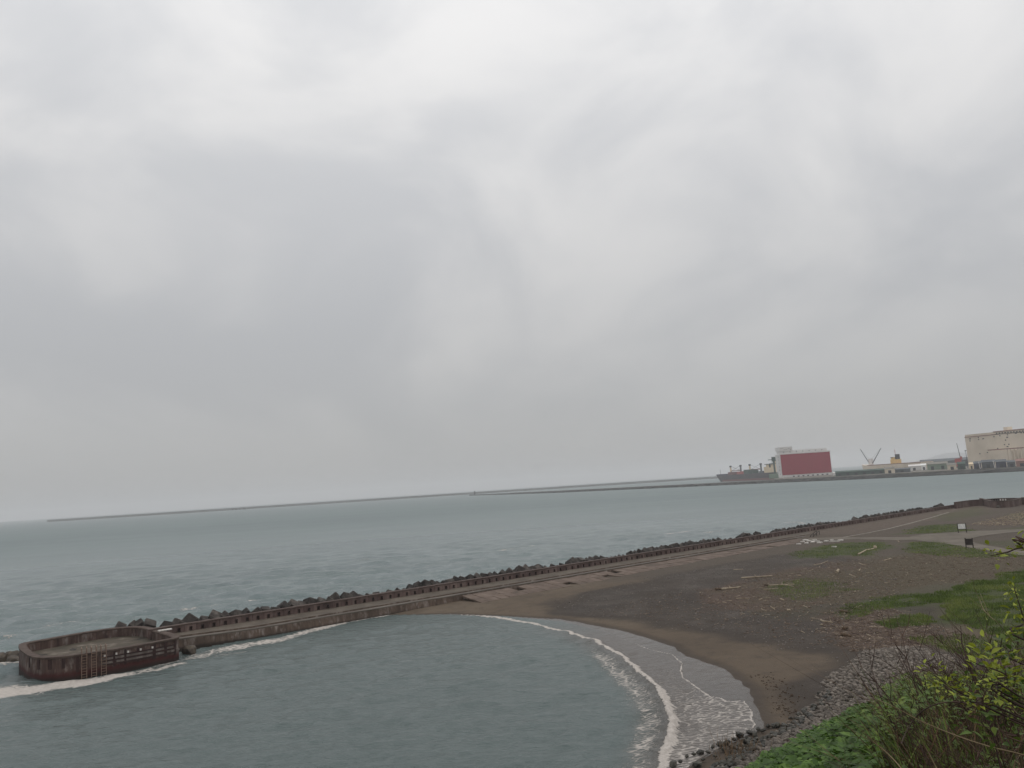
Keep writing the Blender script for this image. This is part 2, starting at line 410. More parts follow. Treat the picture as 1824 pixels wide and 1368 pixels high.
calm = np.where(inbay, .24 + .14 * vnoise(X, Y, .06, 31, 2), 1.0)
calm = calm * sstep(-1.5, 7, np.where(inbay, gb, 50.)) + .04
zw = zw * calm
dc, pc, side = pl_dist(X, Y, CREST)
q = np.where(side > 0, dc, -dc)                       # positive = landward of the breaking wave
amp = np.interp(pc, [0, .1, .3, .5, .65, .8, .9, 1], [.62, .66, .62, .75, 1., 1., .8, .6])
near = (dc < 14) & inbay
wob = (vnoise(X, Y, .45, 41, 4) - .5) * .9
qq = q + wob * .8
ridge = .5 * amp * np.where(qq > 0, np.exp(-(qq / .42) ** 2), np.exp(-(qq / 1.5) ** 2)) * (.35 + .75 * vnoise(X, Y, 1.3, 43, 2) + .5 * vnoise(X, Y, 4.0, 44, 2))
ridge = ridge * np.interp(pc, [0, .1, .3, .5], [.15, .3, .5, 1.]) * (pc < .999)
zs = zw + np.where(near, ridge, 0)
se = poly_sd(X, Y, SWASH)
film = np.where(se > -.02, np.maximum(zs, zg + .02), np.minimum(zs, zg - .25))
onshore = inbay & (v > DECK_W - .5)
zs = np.where(onshore, film, zs)
# foam, silt, and chop masks
foam = np.zeros(len(X)); silt = np.zeros(len(X))
foam = np.maximum(foam, np.where(near, amp * np.where(qq > 0, np.exp(-(qq / (.25 + .4 * amp)) ** 2), np.exp(-(qq / .28) ** 2)) * np.clip(.55 + .6 * amp, 0, 1.03) / amp * (pc < .999), 0))
trail = np.where((qq < -.2) & near, .47 * np.exp(-((qq + 2.0) / 1.7) ** 2) * sstep(.3, .5, pc) * (.45 + .8 * vnoise(X, Y, .35, 47, 3)), 0)
foam = np.maximum(foam, trail)
lead = np.where((q > 0) & inbay & (se > 0) & onshore, (.19 + .21 * sstep(.45, .75, pc)) * sstep(.25, .5, pc) * (.55 + .7 * vnoise(X, Y, .28, 49, 3)), 0)
foam = np.maximum(foam, lead)
dE, pE, _ = pl_dist(X, Y, EDGE)
foam = np.maximum(foam, np.where(onshore, np.exp(-(dE / .17) ** 2) * 1.1 * sstep(.12, .25, pE) * sstep(.9, .8, pE) * (.4 + .9 * vnoise(X, Y, .5, 53, 2)), 0))
silt = np.where(inbay & onshore, np.clip(sstep(-4.5, 1.2, q) * sstep(.2, .4, pc) * (dc < 20), 0, 1), 0)
for pts, w0, w1, a in (([(352, 1170), (400, 1159), (450, 1150), (500, 1141), (560, 1126), (600, 1117), (650, 1107), (692, 1101)], 1.9, .8, .66),
                       ([(395, 1168), (430, 1163)], 1.6, 1.2, .5), ([(330, 1176), (356, 1168)], .8, .8, .5),
                       ([(-40, 1243), (20, 1234), (60, 1229), (100, 1223), (140, 1217), (185, 1210), (210, 1204)], 3.2, 1.4, 1.2),
                       ([(190, 1208), (240, 1199), (280, 1192), (318, 1183)], 1.8, 1.2, .66), ([(150, 1213), (205, 1203), (260, 1192), (315, 1178)], .7, .6, .5),
                       ([(-20, 1190), (10, 1188), (34, 1184)], 1.4, 1.2, .75), ([(-20, 1206), (30, 1199)], .7, .6, .6),
                       ([(60, 1120), (95, 1113), (150, 1107), (185, 1103)], 1.2, .5, .52), ([(330, 1087), (372, 1078), (400, 1075)], 1.4, 1.2, .5), ([(420, 1073), (468, 1066)], 1.0, .6, .62),
                       ([(10, 1137), (40, 1133)], .8, .5, .5), ([(880, 981), (950, 972)], 2.2, 1.5, .46), ([(1195, 950), (1232, 946)], 3, 2, .62), ([(1250, 950), (1280, 947)], 2, 2, .5),
                       ([(1400, 929), (1432, 932)], 2, 2, .55), ([(840, 1032), (880, 1022)], 1.6, 1.2, .5), ([(1165, 976), (1180, 979)], 1.2, 1.2, .8)):
    pts = [P(x, y, 0)[:2] for x, y in pts]
    d_, p_, _ = pl_dist(X, Y, pts)
    w_ = w0 + (w1 - w0) * p_
    ends = 1.0
    foam = np.maximum(foam, a * np.exp(-((d_ + wob * w_ * .5) / w_) ** 2) * (.45 + .95 * vnoise(X, Y, .32, 61, 3)))
outer = np.where((v < -2) & (v > -45), .30 * np.exp(-(v + 4) ** 2 / 260) * sstep(.42, .75, vnoise(We[0] * X + We[1] * Y, (Wn[0] * X + Wn[1] * Y) * 2.6, .045, 67, 3)) * 1.5, 0)
caps = np.where(v < -2, .33 * sstep(.66, .86, vnoise(X, Y * 2.2, .035, 71, 4)) * sstep(900, 200, RR), 0)
foam = np.maximum(foam, np.maximum(outer, caps))
me = meshdata('sea', np.stack([X, Y, zs], 1), F, None, True)
ca = me.color_attributes.new('mask', 'FLOAT_COLOR', 'POINT')
ca.data.foreach_set('color', np.stack([np.clip(foam, 0, 1.2), silt, np.where(inbay, 1., 0.), sstep(60, 900, RR)], 1).astype(np.float32).ravel())
m = Mat('sea_water')
fm, st, by, fr_ = m.attr('mask')
pw = m.pos()
big = m.noise(m.pos((.006, .02, .01), rot=(0, 0, .12)), 1, 5, .6)
patch = m.noise(m.pos((.03, .09, .05), rot=(0, 0, .1)), 1, 4, .6)
c = m.ramp(big, [(.3, srgb(91, 104, 105, .85)), (.5, srgb(100, 113, 114, .85)), (.7, srgb(110, 122, 122, .85))])
c = m.mix(m.math('MULTIPLY', m.rng_(patch, .4, .65, 0, .5), m.math('SUBTRACT', 1.0, by)), c, srgb(90, 106, 103, .83))
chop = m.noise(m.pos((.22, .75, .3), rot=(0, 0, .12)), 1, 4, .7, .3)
c = m.mix(m.rng_(chop, .5, .75, 0, .4), c, srgb(122, 132, 131, .85))  # uneven reflection on the ripples put into the colour, light then dark
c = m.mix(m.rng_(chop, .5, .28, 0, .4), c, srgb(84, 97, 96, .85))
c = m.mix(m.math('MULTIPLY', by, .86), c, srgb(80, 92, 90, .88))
c = m.mix(st, c, srgb(94, 88, 83, .9))
vo = m.n('ShaderNodeTexVoronoi', feature='DISTANCE_TO_EDGE')
wv = m.n('ShaderNodeMixRGB', blend_type='ADD'); wv.inputs[0].default_value = .55
nn = m.n('ShaderNodeTexNoise'); m.l(pw, nn.inputs['Vector']); nn.inputs['Scale'].default_value = 1.1; nn.inputs['Detail'].default_value = 4
m.l(m.pos((.75, 2.3, 1)), wv.inputs[1]); m.l(nn.outputs['Color'], wv.inputs[2]); m.l(wv.outputs[0], vo.inputs['Vector']); vo.inputs['Scale'].default_value = 1.35
lace = m.rng_(vo.outputs['Distance'], 0, .34, 0, 1, False)
fine = m.noise(m.pos((.8, 1.6, 1)), 2.6, 6, .72, .5)
pat = m.math('ADD', m.math('MULTIPLY', lace, .5), m.math('MULTIPLY', fine, .62))
fz = m.math('SUBTRACT', m.math('MULTIPLY', fm, 1.12), pat)
fmask = m.rng_(fz, -.10, .16)
c = m.mix(fmask, c, m.ramp(fine, [(.3, srgb(176, 168, 160, .9)), (.65, srgb(214, 206, 198, .9))]))
h1 = m.noise(m.pos((.55, 1.3, 1), rot=(0, 0, .12)), .9, 5, .6, .2)
h2 = m.noise(m.pos((1, 1.6, 1), rot=(0, 0, .1)), 3.2, 3, .6)
hh = m.math('ADD', h1, m.math('MULTIPLY', h2, .25))
hh = m.math('ADD', hh, m.math('MULTIPLY', chop, 1.3))
hh = m.math('ADD', hh, m.math('MULTIPLY', m.math('MULTIPLY', fine, fmask), .8))
nb = m.bump(hh, .75, .42)
ro = m.math('MAXIMUM', m.rng_(fmask, 0, 1, .16, .8, False), m.rng_(fr_, 0, 1, .16, .5, False))      # unresolved waves scatter the reflection
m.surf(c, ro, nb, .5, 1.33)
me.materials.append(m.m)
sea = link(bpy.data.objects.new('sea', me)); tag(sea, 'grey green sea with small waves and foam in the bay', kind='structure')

# ------------------------------------------------------------------ beach ground
az = np.radians(np.concatenate([np.arange(-16, 36, .08), np.arange(36, 82, 1.0)]))
dips = np.concatenate([np.linspace(34, 21, 20, endpoint=False), np.linspace(21, 2.6, 430, endpoint=False), np.geomspace(2.6, 1.2, 30)])
X, Y, RR, F = polar(az, H / np.tan(np.radians(dips)))
zg = ground_z(X, Y)
d = -poly_sd(X, Y, BAY); se = poly_sd(X, Y, SWASH)
u, v = wall_uv(X, Y)
keep = (v > -2.5) & (d > -14)
fk = keep[F].all(1)
def zone(poly, soft=1.5, z=1.75, rough=3.0, sc_=.25, seed=80):
    s_ = poly_sd(X, Y, PZ(poly, z)) + (vnoise(X, Y, sc_, seed, 4) - .5) * 2 * rough
    return sstep(-soft, soft, s_)
gravel = zone([(985, 1064), (1100, 1040), (1200, 1020), (1300, 1002), (1420, 984), (1500, 990), (1560, 1010), (1620, 1040), (1640, 1100), (1640, 1130), (1720, 1165), (1850, 1200), (1600, 1275),
               (1440, 1243), (1462, 1203), (1500, 1168), (1490, 1150), (1350, 1128), (1250, 1108), (1150, 1092), (1060, 1086), (1000, 1076)], 3.2, rough=4.0, sc_=.12) * (.7 + .3 * sstep(.3, .6, vnoise(X, Y, .09, 84, 4)))
litter = np.maximum.reduce([zone([(1250, 1045), (1330, 1030), (1480, 1000), (1560, 1000), (1640, 983), (1850, 985), (1850, 1022), (1700, 1034), (1600, 1050), (1500, 1075), (1400, 1085), (1290, 1075)], 2.5, rough=5, seed=90),
                            zone([(1470, 1090), (1560, 1075), (1640, 1105), (1700, 1120), (1640, 1140), (1590, 1152), (1510, 1140)], 2, rough=3, seed=93),
                            zone([(1730, 935), (1850, 905), (1850, 935), (1770, 937)], 3, rough=6, seed=96) * .8])
grass = np.maximum.reduce([zone(p, s_, rough=r_, seed=100 + i * 5) * w_ for i, (p, s_, r_, w_) in enumerate([
    ([(1412, 985), (1450, 976), (1500, 968), (1570, 966), (1590, 972), (1545, 992), (1500, 988), (1470, 994), (1420, 993)], 2, 3.5, .85),
    ([(1340, 1045), (1420, 1020), (1520, 1003), (1640, 985), (1850, 990), (1850, 1150), (1640, 1092), (1470, 1078), (1380, 1070)], 7, 11, .28),
    ([(1370, 1040), (1430, 1028), (1510, 1035), (1500, 1050), (1440, 1062), (1390, 1058)], 2, 4, .6),
    ([(1485, 1088), (1540, 1064), (1600, 1058), (1680, 1052), (1690, 1062), (1640, 1074), (1560, 1080), (1510, 1095)], 1.5, 2, 1.0),
    ([(1560, 1102), (1600, 1090), (1650, 1090), (1645, 1103), (1590, 1110)], 1, 1, 1.0),
    ([(1660, 1055), (1740, 1036), (1850, 1012), (1850, 1130), (1760, 1118), (1690, 1100)], 4, 4.5, 1.0),
    ([(1700, 1135), (1760, 1128), (1850, 1140), (1850, 1175), (1720, 1160)], 2, 2.5, .7),
    ([(1612, 967), (1660, 964), (1700, 974), (1740, 982), (1850, 996), (1850, 990), (1760, 992), (1680, 990), (1620, 985)], 2, 3, .85),
    ([(1612, 952), (1640, 938), (1712, 934), (1720, 948), (1660, 950)], 3, 4, .8),
    ([(1730, 950), (1850, 935), (1850, 942), (1740, 953)], 3, 4, .6),
    ([(1660, 920), (1740, 905), (1760, 915), (1690, 928)], 3, 5, .5),
    ([(1800, 915), (1850, 912), (1850, 925), (1810, 926)], 3, 3, .6),
    ([(1740, 965), (1850, 960), (1850, 975), (1760, 972)], 3, 4, .45)])])
wet = np.clip(sstep(2.0, .2, d), 0, 1) * (d > -14)
sheen = sstep(.3, -.25, d + (vnoise(X, Y, .7, 120, 3) - .5) * .5) * 1.0
plain = sstep(30, 45, np.minimum(d, RR - 40)) * (1 - gravel)
apron = sstep(158, 172, u) * sstep(19, 15, v + (vnoise(X, Y, .1, 140, 3) - .5) * 6)
me = meshdata('beach', np.stack([X, Y, zg], 1), F[fk], None, True)
ca = me.color_attributes.new('zone', 'FLOAT_COLOR', 'POINT')
ca.data.foreach_set('color', np.stack([grass, gravel, litter, np.maximum(wet * .5, sheen)], 1).astype(np.float32).ravel())
ca = me.color_attributes.new('zone2', 'FLOAT_COLOR', 'POINT')
ca.data.foreach_set('color', np.stack([plain, apron, np.zeros(len(X)), np.ones(len(X))], 1).astype(np.float32).ravel())
m = Mat('beach_ground')
gr, gv, li, we = m.attr('zone'); pln, apr, _, _ = m.attr('zone2')
pw = m.pos()
nA = m.noise(m.pos((.05, .05, .05)), 1, 5, .6); nB = m.noise(pw, .5, 6, .65); nC = m.noise(pw, 3.0, 5, .75); nD = m.noise(pw, 7.0, 4, .8)
c = m.ramp(nA, [(.3, srgb(83, 72, 61, 1.0)), (.5, srgb(100, 87, 73, 1.0)), (.7, srgb(109, 96, 81, 1.0))])
c = m.mix(m.rng_(nB, .45, .75, 0, .55), c, srgb(68, 60, 53, 1.0))
cg = m.ramp(nD, [(.3, srgb(58, 51, 45, 1.0)), (.5, srgb(86, 78, 71, 1.0)), (.68, srgb(126, 118, 110, 1.0))])
cg = m.mix(m.rng_(nB, .4, .65, 0, .6), cg, m.ramp(nC, [(.35, srgb(58, 50, 45, 1.0)), (.65, srgb(92, 82, 74, 1.0))]))
nE = m.noise(m.pos((.16, .16, .16)), 1, 5, .7)
cg = m.mix(m.rng_(nE, .35, .68, .55, 0), cg, srgb(48, 43, 40, 1.0))
cg = m.mix(m.rng_(nE, .55, .75, 0, .5), cg, srgb(104, 98, 95, 1.0))
c = m.mix(gv, c, cg)
edge_ = m.math('MULTIPLY', m.math('MULTIPLY', gv, m.math('SUBTRACT', 1.0, gv)), 2.6)
c = m.mix(edge_, c, srgb(56, 49, 44, 1.0))
c = m.mix(m.math('MULTIPLY', pln, .8), c, m.ramp(nC, [(.3, srgb(62, 55, 48, 1.0)), (.7, srgb(100, 90, 80, 1.0))]))
c = m.mix(apr, c, m.ramp(nB, [(.3, srgb(82, 72, 63, 1.0)), (.7, srgb(108, 95, 84, 1.0))]))
cl_ = m.ramp(nD, [(.32, srgb(50, 40, 34, 1.0)), (.5, srgb(84, 67, 57, 1.0)), (.66, srgb(124, 104, 90, 1.0))])
c = m.mix(m.math('MULTIPLY', li, m.rng_(nC, .3, .6, .35, 1)), c, cl_)
cgr = m.ramp(nD, [(.3, srgb(44, 52, 25, .9)), (.5, srgb(62, 72, 33, .9)), (.7, srgb(84, 90, 50, .9))])
c = m.mix(m.math('MULTIPLY', gr, m.rng_(nC, .25, .6, .45, 1)), c, cgr)
c = m.mix(m.rng_(we, .0, .6, 0, .7), c, srgb(56, 49, 44, 1.0))
ro = m.rng_(we, .5, .85, .9, .07)
b1 = m.math('MULTIPLY', m.math('ADD', nC, nD), m.rng_(we, .1, .5, 1, 0))
b1 = m.math('ADD', b1, m.math('MULTIPLY', nB, 2.0))
nb = m.bump(b1, .7, .16)
m.surf(c, ro, nb, .5, 1.33)
me.materials.append(m.m)
beach = link(bpy.data.objects.new('beach', me)); tag(beach, 'brown sand beach and gravel plain around the bay', kind='structure')

# path and kerb on the plain
def sheet(name, poly, mat, lift=.03, label=None, res=1.2):
    pp = [Pg(x, y)[:2] for x, y in poly]
    bm = bmesh.new(); bm.faces.new([bm.verts.new((p[0], p[1], 0)) for p in pp])
    bmesh.ops.triangulate(bm, faces=bm.faces[:])
    for _ in range(5):
        es = [e for e in bm.edges if e.calc_length() > 3.0]
        if not es: break
        bmesh.ops.subdivide_edges(bm, edges=es, cuts=1)
        bmesh.ops.triangulate(bm, faces=bm.faces[:])
    VX = np.array([v_.co[:] for v_ in bm.verts]); VZ = ground_z(VX[:, 0], VX[:, 1])
    for v_, z_ in zip(bm.verts, VZ): v_.co.z = z_ + lift
    bmesh.ops.recalc_face_normals(bm, faces=bm.faces[:])
    if bm.faces[0].normal.z < 0: bmesh.ops.reverse_faces(bm, faces=bm.faces[:])
    me = bpy.data.meshes.new(name); bm.to_mesh(me); bm.free(); me.materials.append(mat)
    return tag(link(bpy.data.objects.new(name, me)), label, kind='structure')
sheet('path', [(1440, 959), (1503, 957), (1560, 957.5), (1619, 957), (1640, 952.6), (1692, 949), (1756, 945.5), (1850, 941), (1850, 945), (1790, 950), (1751, 955), (1730, 960), (1733, 966), (1756, 971.6), (1850, 986),
               (1850, 995), (1756, 981), (1720, 974.5), (1682, 968), (1629, 962), (1560, 961.5), (1440, 962.5)], M['path'], .05, 'pale gravel path forking on the grassy plain')

# ------------------------------------------------------------------ hillside the photographer stands on
lip = [(200, 1950, 5.5), (600, 1800, 6.5), (900, 1640, 8.5), (1100, 1500, 11), (1250, 1420, 13.5), (1340, 1381, 15.5), (1400, 1345, 16.5), (1480, 1297, 18), (1600, 1252, 21), (1720, 1240, 24), (1824, 1232, 27), (2100, 1215, 32), (2600, 1200, 40)]
la, lr, lz = [], [], []
for x, y, r_ in lip:
    p = D(x, y, r_); la.append(math.atan2(p[0], p[1])); lr.append(r_); lz.append(p[2] - .25)
la = [-math.pi, -2.0] + la + [2.0, math.pi]; lr = [45, 20] + lr + [45, 45]; lz = [18.3, 17.6] + lz + [18.3, 18.3]
def hill_z(X, Y):
    a = np.arctan2(X, Y); r = np.hypot(X, Y)
    R_ = np.interp(a, la, lr); Z_ = np.interp(a, la, lz)
    t = np.clip(r / R_, 0, 1)
    z = 18.35 + (Z_ - 18.35) * (.55 * t + .45 * t ** 1.5)
    z = np.where(r > R_, Z_ - (r - R_) * .85 - .12 * np.clip(r - R_, 0, 4), z)
    return z + (vnoise(X, Y, .5, 150, 4) - .5) * .30 * sstep(1.5, 5, r)
az = np.radians(np.concatenate([np.arange(-180, 0, 2.0), np.arange(0, 48, .4), np.arange(48, 180.1, 2.0)]))
X, Y, RR, F = polar(az, np.concatenate([np.linspace(.2, 30, 110), np.linspace(30.4, 62, 30)]))
hill = mobj('hillside', np.stack([X, Y, np.maximum(hill_z(X, Y), -2)], 1), F, M['bank'], smooth=True)
tag(hill, 'steep overgrown bank in front of the camera', kind='structure')
def hz(x, y): return float(hill_z(np.array([x]), np.array([y]))[0])
# ------------------------------------------------------------------ sea wall
wall = empty('seawall', W(0, 0, 0))
tag(wall, 'long low reddish concrete sea wall running from the walled pier head to shore', 'sea wall')
def Wl(u, s, z): return np.array(W(u, s, z)) - np.array(wall.location)
U_END = 283.0
us = np.linspace(-3.0, U_END, 150)
def wdt(u): return float(np.interp(u, [-5, 0, 8, 165, 172, 300], [3.6, 4.0, DECK_W, DECK_W, 1.6, 1.6]))
rj = np.random.default_rng(21)
def sec_deck(i, u):
    w = wdt(u)
    return [Wl(u, -.95, -2), Wl(u, -.95, Z_DECK - .05), Wl(u, .02, Z_DECK), Wl(u, w - .95, Z_DECK - .03)]
MB().sweep(us, sec_deck).build('deck', M['deck'], wall)
def sec_riser(i, u):
    w = wdt(u); return [Wl(u, w - .95, Z_DECK - .03), Wl(u, w - .92, Z_LEDGE)]
MB().sweep(us, sec_riser).build('step', M['wallface'], wall)
def sec_ledge(i, u):
    w = wdt(u); j = rj.normal() * .02
    return [Wl(u, w - .92, Z_LEDGE), Wl(u, w - .06 + j, Z_LEDGE - .02), Wl(u, w + j, Z_LEDGE - .08), Wl(u, w + j, Z_LEDGE - .2)]
MB().sweep(us, sec_ledge).build('ledge', M['ledge'], wall)
def sec_face(i, u):
    w = wdt(u); return [Wl(u, w - .02, Z_LEDGE - .18), Wl(u, w + .18, .6), Wl(u, w + .35, -2)]
MB().sweep(us, sec_face).build('face', M['wallface'], wall)
b = MB(); w0 = wdt(-3)
b.add([Wl(-3, -.95, -2), Wl(-3, w0 + .3, -2), Wl(-3, w0, Z_LEDGE - .1), Wl(-3, w0 - .95, Z_DECK - .05), Wl(-3, -.95, Z_DECK - .05)], [(0, 1, 2, 3, 4)]).build('end_face', M['wallface'], wall)
BAY_L = 1.70; PH = Z_PAR - .16 - Z_DECK + .05
b = MB()
b.box(0.02, .60, -.85, 0, 0, PH); b.box(1.08, BAY_L - .02, -.85, 0, 0, PH); b.box(.60, 1.08, -.85, 0, .68, PH); b.box(.60, 1.08, -.85, -.48, 0, .68)
bay_me = b.data('wall_bay', M['parapet'])
nb_ = int((U_END - 1.0) / BAY_L)
for i in range(-3, nb_):
    u = .5 + i * BAY_L
    inst('wall_bay', bay_me, Wl(u, rj.normal() * .012, Z_DECK - .05), (0, 0, WANG), (1, -1 if False else 1, 1), wall)
# the bays are built with their face towards +y, so the wall frame has to turn them to the beach
for o in wall.children:
    if o.name.startswith('wall_bay'):
        o.rotation_euler = (0, 0, WANG + math.pi)
        o.location = o.location + Vector((We[0] * BAY_L, We[1] * BAY_L, 0))
cop = MB()
nco = 95; seg = (U_END + 4.6) / nco
for i in range(nco):
    u0 = -4.6 + i * seg; j = rj.normal() * .012
    cop.box(u0 + .012, u0 + seg - .012, -.93 + j, .07 + j, Z_PAR - .16, Z_PAR + rj.normal() * .008, fn=lambda x, y, z: Wl(x, y, z))
cop.build('coping', M['coping'], wall)

# ------------------------------------------------------------------ walled pier head
ZF = 3.0
oz = [(170, 352), (182, 385), (235, 428), (300, 455), (400, 463), (560, 453), (730, 432), (1000, 391), (1300, 341), (1500, 303), (1590, 286), (1617, 268), (1560, 243), (1450, 213), (1330, 182), (1200, 178), (1000, 194), (800, 223), (600, 257), (400, 293), (260, 318), (192, 334)]
ctrl = np.array([P(x / 5.067, 1080 + y / 5.067, ZF)[:2] for x, y in oz])
def closed_spline(c, per=6):
    n = len(c); out = []
    for i in range(n):
        p0, p1, p2, p3 = c[i - 1], c[i], c[(i + 1) % n], c[(i + 2) % n]
        for k in range(per):
            t = k / per
            out.append(.5 * ((2 * p1) + (-p0 + p2) * t + (2 * p0 - 5 * p1 + 4 * p2 - p3) * t * t + (-p0 + 3 * p1 - 3 * p2 + p3) * t ** 3))
    return np.array(out)
def offset(poly, d):
    n = len(poly); out = []
    c = poly.mean(0)
    for i in range(n):
        t = poly[(i + 1) % n] - poly[i - 1]; t /= np.linalg.norm(t); nn_ = np.array([t[1], -t[0]])
        if nn_ @ (poly[i] - c) < 0: nn_ = -nn_
        out.append(poly[i] + nn_ * d)
    return np.array(out)
OUT = closed_spline(ctrl, 5)
# smooth the outline a little
for _ in range(3): OUT = (np.roll(OUT, 1, 0) + OUT * 2 + np.roll(OUT, -1, 0)) / 4
cen = OUT.mean(0)
fort = empty('pier_head', (cen[0], cen[1], 0))
tag(fort, 'rounded walled concrete pier head with rusty streaked sides at the end of the wall', 'pier head')
O = OUT - cen
def ring(levels, mat, name, parent):                  # levels: list of (offset, z); a closed band
    n = len(O); V = []; Fc = []
    for d_, z_ in levels:
        V += [(p[0], p[1], z_) for p in offset(O, d_)]
    for k in range(len(levels) - 1):
        for i in range(n):
            Fc.append((k * n + i, k * n + (i + 1) % n, (k + 1) * n + (i + 1) % n, (k + 1) * n + i))
    return mobj(name, V, Fc, mat, parent)
ring([(-.02, -2.5), (-.02, .5), (-.05, 2.8)], M['fort'], 'outer_wall', fort)
ring([(-.06, 2.78), (.04, 2.78), (.06, 2.86), (.05, 3.0), (-.85, 3.0), (-.95, 2.9), (-.93, 2.78)], M['fort_top'], 'coping', fort)
ring([(-.9, 2.8), (-.92, 1.2)], M['fort'], 'inner_wall', fort)
fl = offset(O, -.88); nfl = len(fl)
V = [(0, 0, 1.75)] + [(p[0], p[1], 1.70) for p in fl]
mobj('floor', V, [(0, 1 + i, 1 + (i + 1) % nfl) for i in range(nfl)], M['fort_deck'], fort)
def near_pt(zx):                                      # a point on the near edge of the pier head, by the photo's x
    xs = [240, 300, 400, 560, 730, 1000, 1300, 1500, 1590]; ys = [430, 455, 463, 453, 432, 391, 341, 303, 286]
    y = np.interp(zx, xs, ys); p = P(zx / 5.067, 1080 + y / 5.067, ZF)[:2]
    k = int(np.argmin(np.hypot(*(OUT - p).T))); t = OUT[(k + 1) % len(OUT)] - OUT[k - 1]; t /= np.linalg.norm(t)
    nn_ = np.array([t[1], -t[0]])
    if nn_ @ (OUT[k] - cen) < 0: nn_ = -nn_
    q_ = OUT[k] + t * ((p - OUT[k]) @ t)
    return q_, t, nn_
def plate(mbx, zx, w, z0, z1, out0, out1):
    q_, t, nn_ = near_pt(zx)
    mbx.box(-w / 2, w / 2, out0, out1, z0, z1, fn=lambda x, y, z: (*(q_ + t * x + nn_ * y - cen), z)); return mbx
for zx, w in ((270, .35), (355, .38), (452, .42), (572, .36), (700, .3), (1030, .25), (1130, .25), (1245, .25), (1390, .42), (1492, .36), (1580, .3)):
    plate(MB(), zx, w, 1.55 if zx < 700 else .9, 2.72, -.2, .035).build('slot_shade_bar', M['slot'], fort)  # dark upright bars; the left ones paint the shade of wall slots
for zx in (945, 1050, 1155, 1268, 1374):
    plate(MB(), zx, .2, 2.28, 2.52, -.1, .10).build('white_block', M['white_block'], fort)
for z_ in (1.25, 1.72, 2.2):
    b = MB(); xs = np.linspace(930, 1585, 16)
    pts = []
    for zx in xs:
        q_, t, nn_ = near_pt(zx); pts.append((q_ - cen, nn_))
    V = []
    for q_, nn_ in pts:
        V += [(*(q_ + nn_ * -.1), z_ - .08), (*(q_ + nn_ * .10), z_ - .08), (*(q_ + nn_ * .10), z_ + .07), (*(q_ + nn_ * -.1), z_ + .07)]
    Fc = [(4 * i + k, 4 * i + (k + 1) % 4, 4 * i + 4 + (k + 1) % 4, 4 * i + 4 + k) for i in range(len(pts) - 1) for k in range(4)]
    b.add(V, Fc).build('fender_beam', M['slot'], fort)
M['panel'] = pmat('pale_panel', [srgb(70, 60, 56, .66), srgb(96, 87, 82, .66), srgb(122, 114, 108, .66)], 1.2, stretch=(1, 1, .4), bump=.4)
rp = np.random.default_rng(8)
for zx in np.arange(960, 1590, 62):                   # pale panels between the beams
    for z0, z1 in ((1.34, 1.62), (1.82, 2.1)):
        if rp.random() < .72:
            plate(MB(), zx, 1.3 * rp.uniform(.6, 1), z0 + .02, z1 - .01, -.1, .03).build('wall_panel', M['panel'], fort)
def ladder(zx, lab):
    q_, t, nn_ = near_pt(zx); e_ = empty('ladder', (q_[0] + nn_[0] * .16, q_[1] + nn_[1] * .16, 0)); tag(e_, lab, 'ladder', 'ladders on the pier head')
    for s_ in (-.28, .28):
        pts = [(t[0] * s_, t[1] * s_, z_) for z_ in (-.6, 1.2, 2.6)] + [(t[0] * s_ - nn_[0] * .05, t[1] * s_ - nn_[1] * .05, 3.6), (t[0] * s_ - nn_[0] * .7, t[1] * s_ - nn_[1] * .7, 3.75), (t[0] * s_ - nn_[0] * .75, t[1] * s_ - nn_[1] * .75, 3.0)]
        MB().tube(pts, .045, 5).build('rail', M['rust'], e_)
    for z_ in np.arange(-.1, 2.9, .33):
        MB().tube([(t[0] * -.28, t[1] * -.28, z_), (t[0] * .28, t[1] * .28, z_)], .03, 4).build('rung', M['rust'], e_)
ladder(760, 'rusty ladder on the pier head, leftmost of the three'); ladder(848, 'rusty ladder on the pier head, middle one of the three'); ladder(935, 'dark rusty ladder on the pier head, rightmost of the three')
p = P(294, 1122.5, 3.05)
b = MB(); b.box(-.9, .9, -.35, .35, 0, .14); o = b.build('white_slab', M['white_block']); o.location = (p[0], p[1], 3.02); o.rotation_euler = (0, 0, WANG)
tag(o, 'small white slab lying where the pier head meets the wall', 'slab')

# sea-side mound and armour cubes
b = MB(); rm = np.random.default_rng(33)
def sec_mound(i, u):
    return [Wl(u, -.9, 1.5 + rm.normal() * .1), Wl(u, -2.6 + rm.normal() * .3, 1.7 + rm.normal() * .25), Wl(u, -4.6 + rm.normal() * .4, .9 + rm.normal() * .3), Wl(u, -6.4 + rm.normal() * .5, .1 + rm.normal() * .2), Wl(u, -9, -1.6)]
mo = b.sweep(np.arange(-18, U_END, 1.1), lambda i, u: [np.array(x) + np.array(wall.location) for x in sec_mound(i, u)]).build('rubble_mound', M['mound'])
tag(mo, 'dark rubble mound under the armour cubes on the sea side', kind='structure')
def cube_mesh(k):
    bm = bmesh.new(); bmesh.ops.create_cube(bm, size=1.0)
    bmesh.ops.bevel(bm, geom=bm.edges[:], offset=.06 + .02 * k, segments=1, affect='EDGES')
    rr = random.Random(k)
    for v_ in bm.verts: v_.co += Vector((rr.uniform(-.02, .02), rr.uniform(-.02, .02), rr.uniform(-.02, .02)))
    me = bpy.data.meshes.new('armour_cube'); bm.to_mesh(me); bm.free(); me.materials.append(M['cube']); return me
cubes = [cube_mesh(k) for k in range(3)]
rc = random.Random(4)
GC = 'concrete armour cubes along the sea side of the wall'
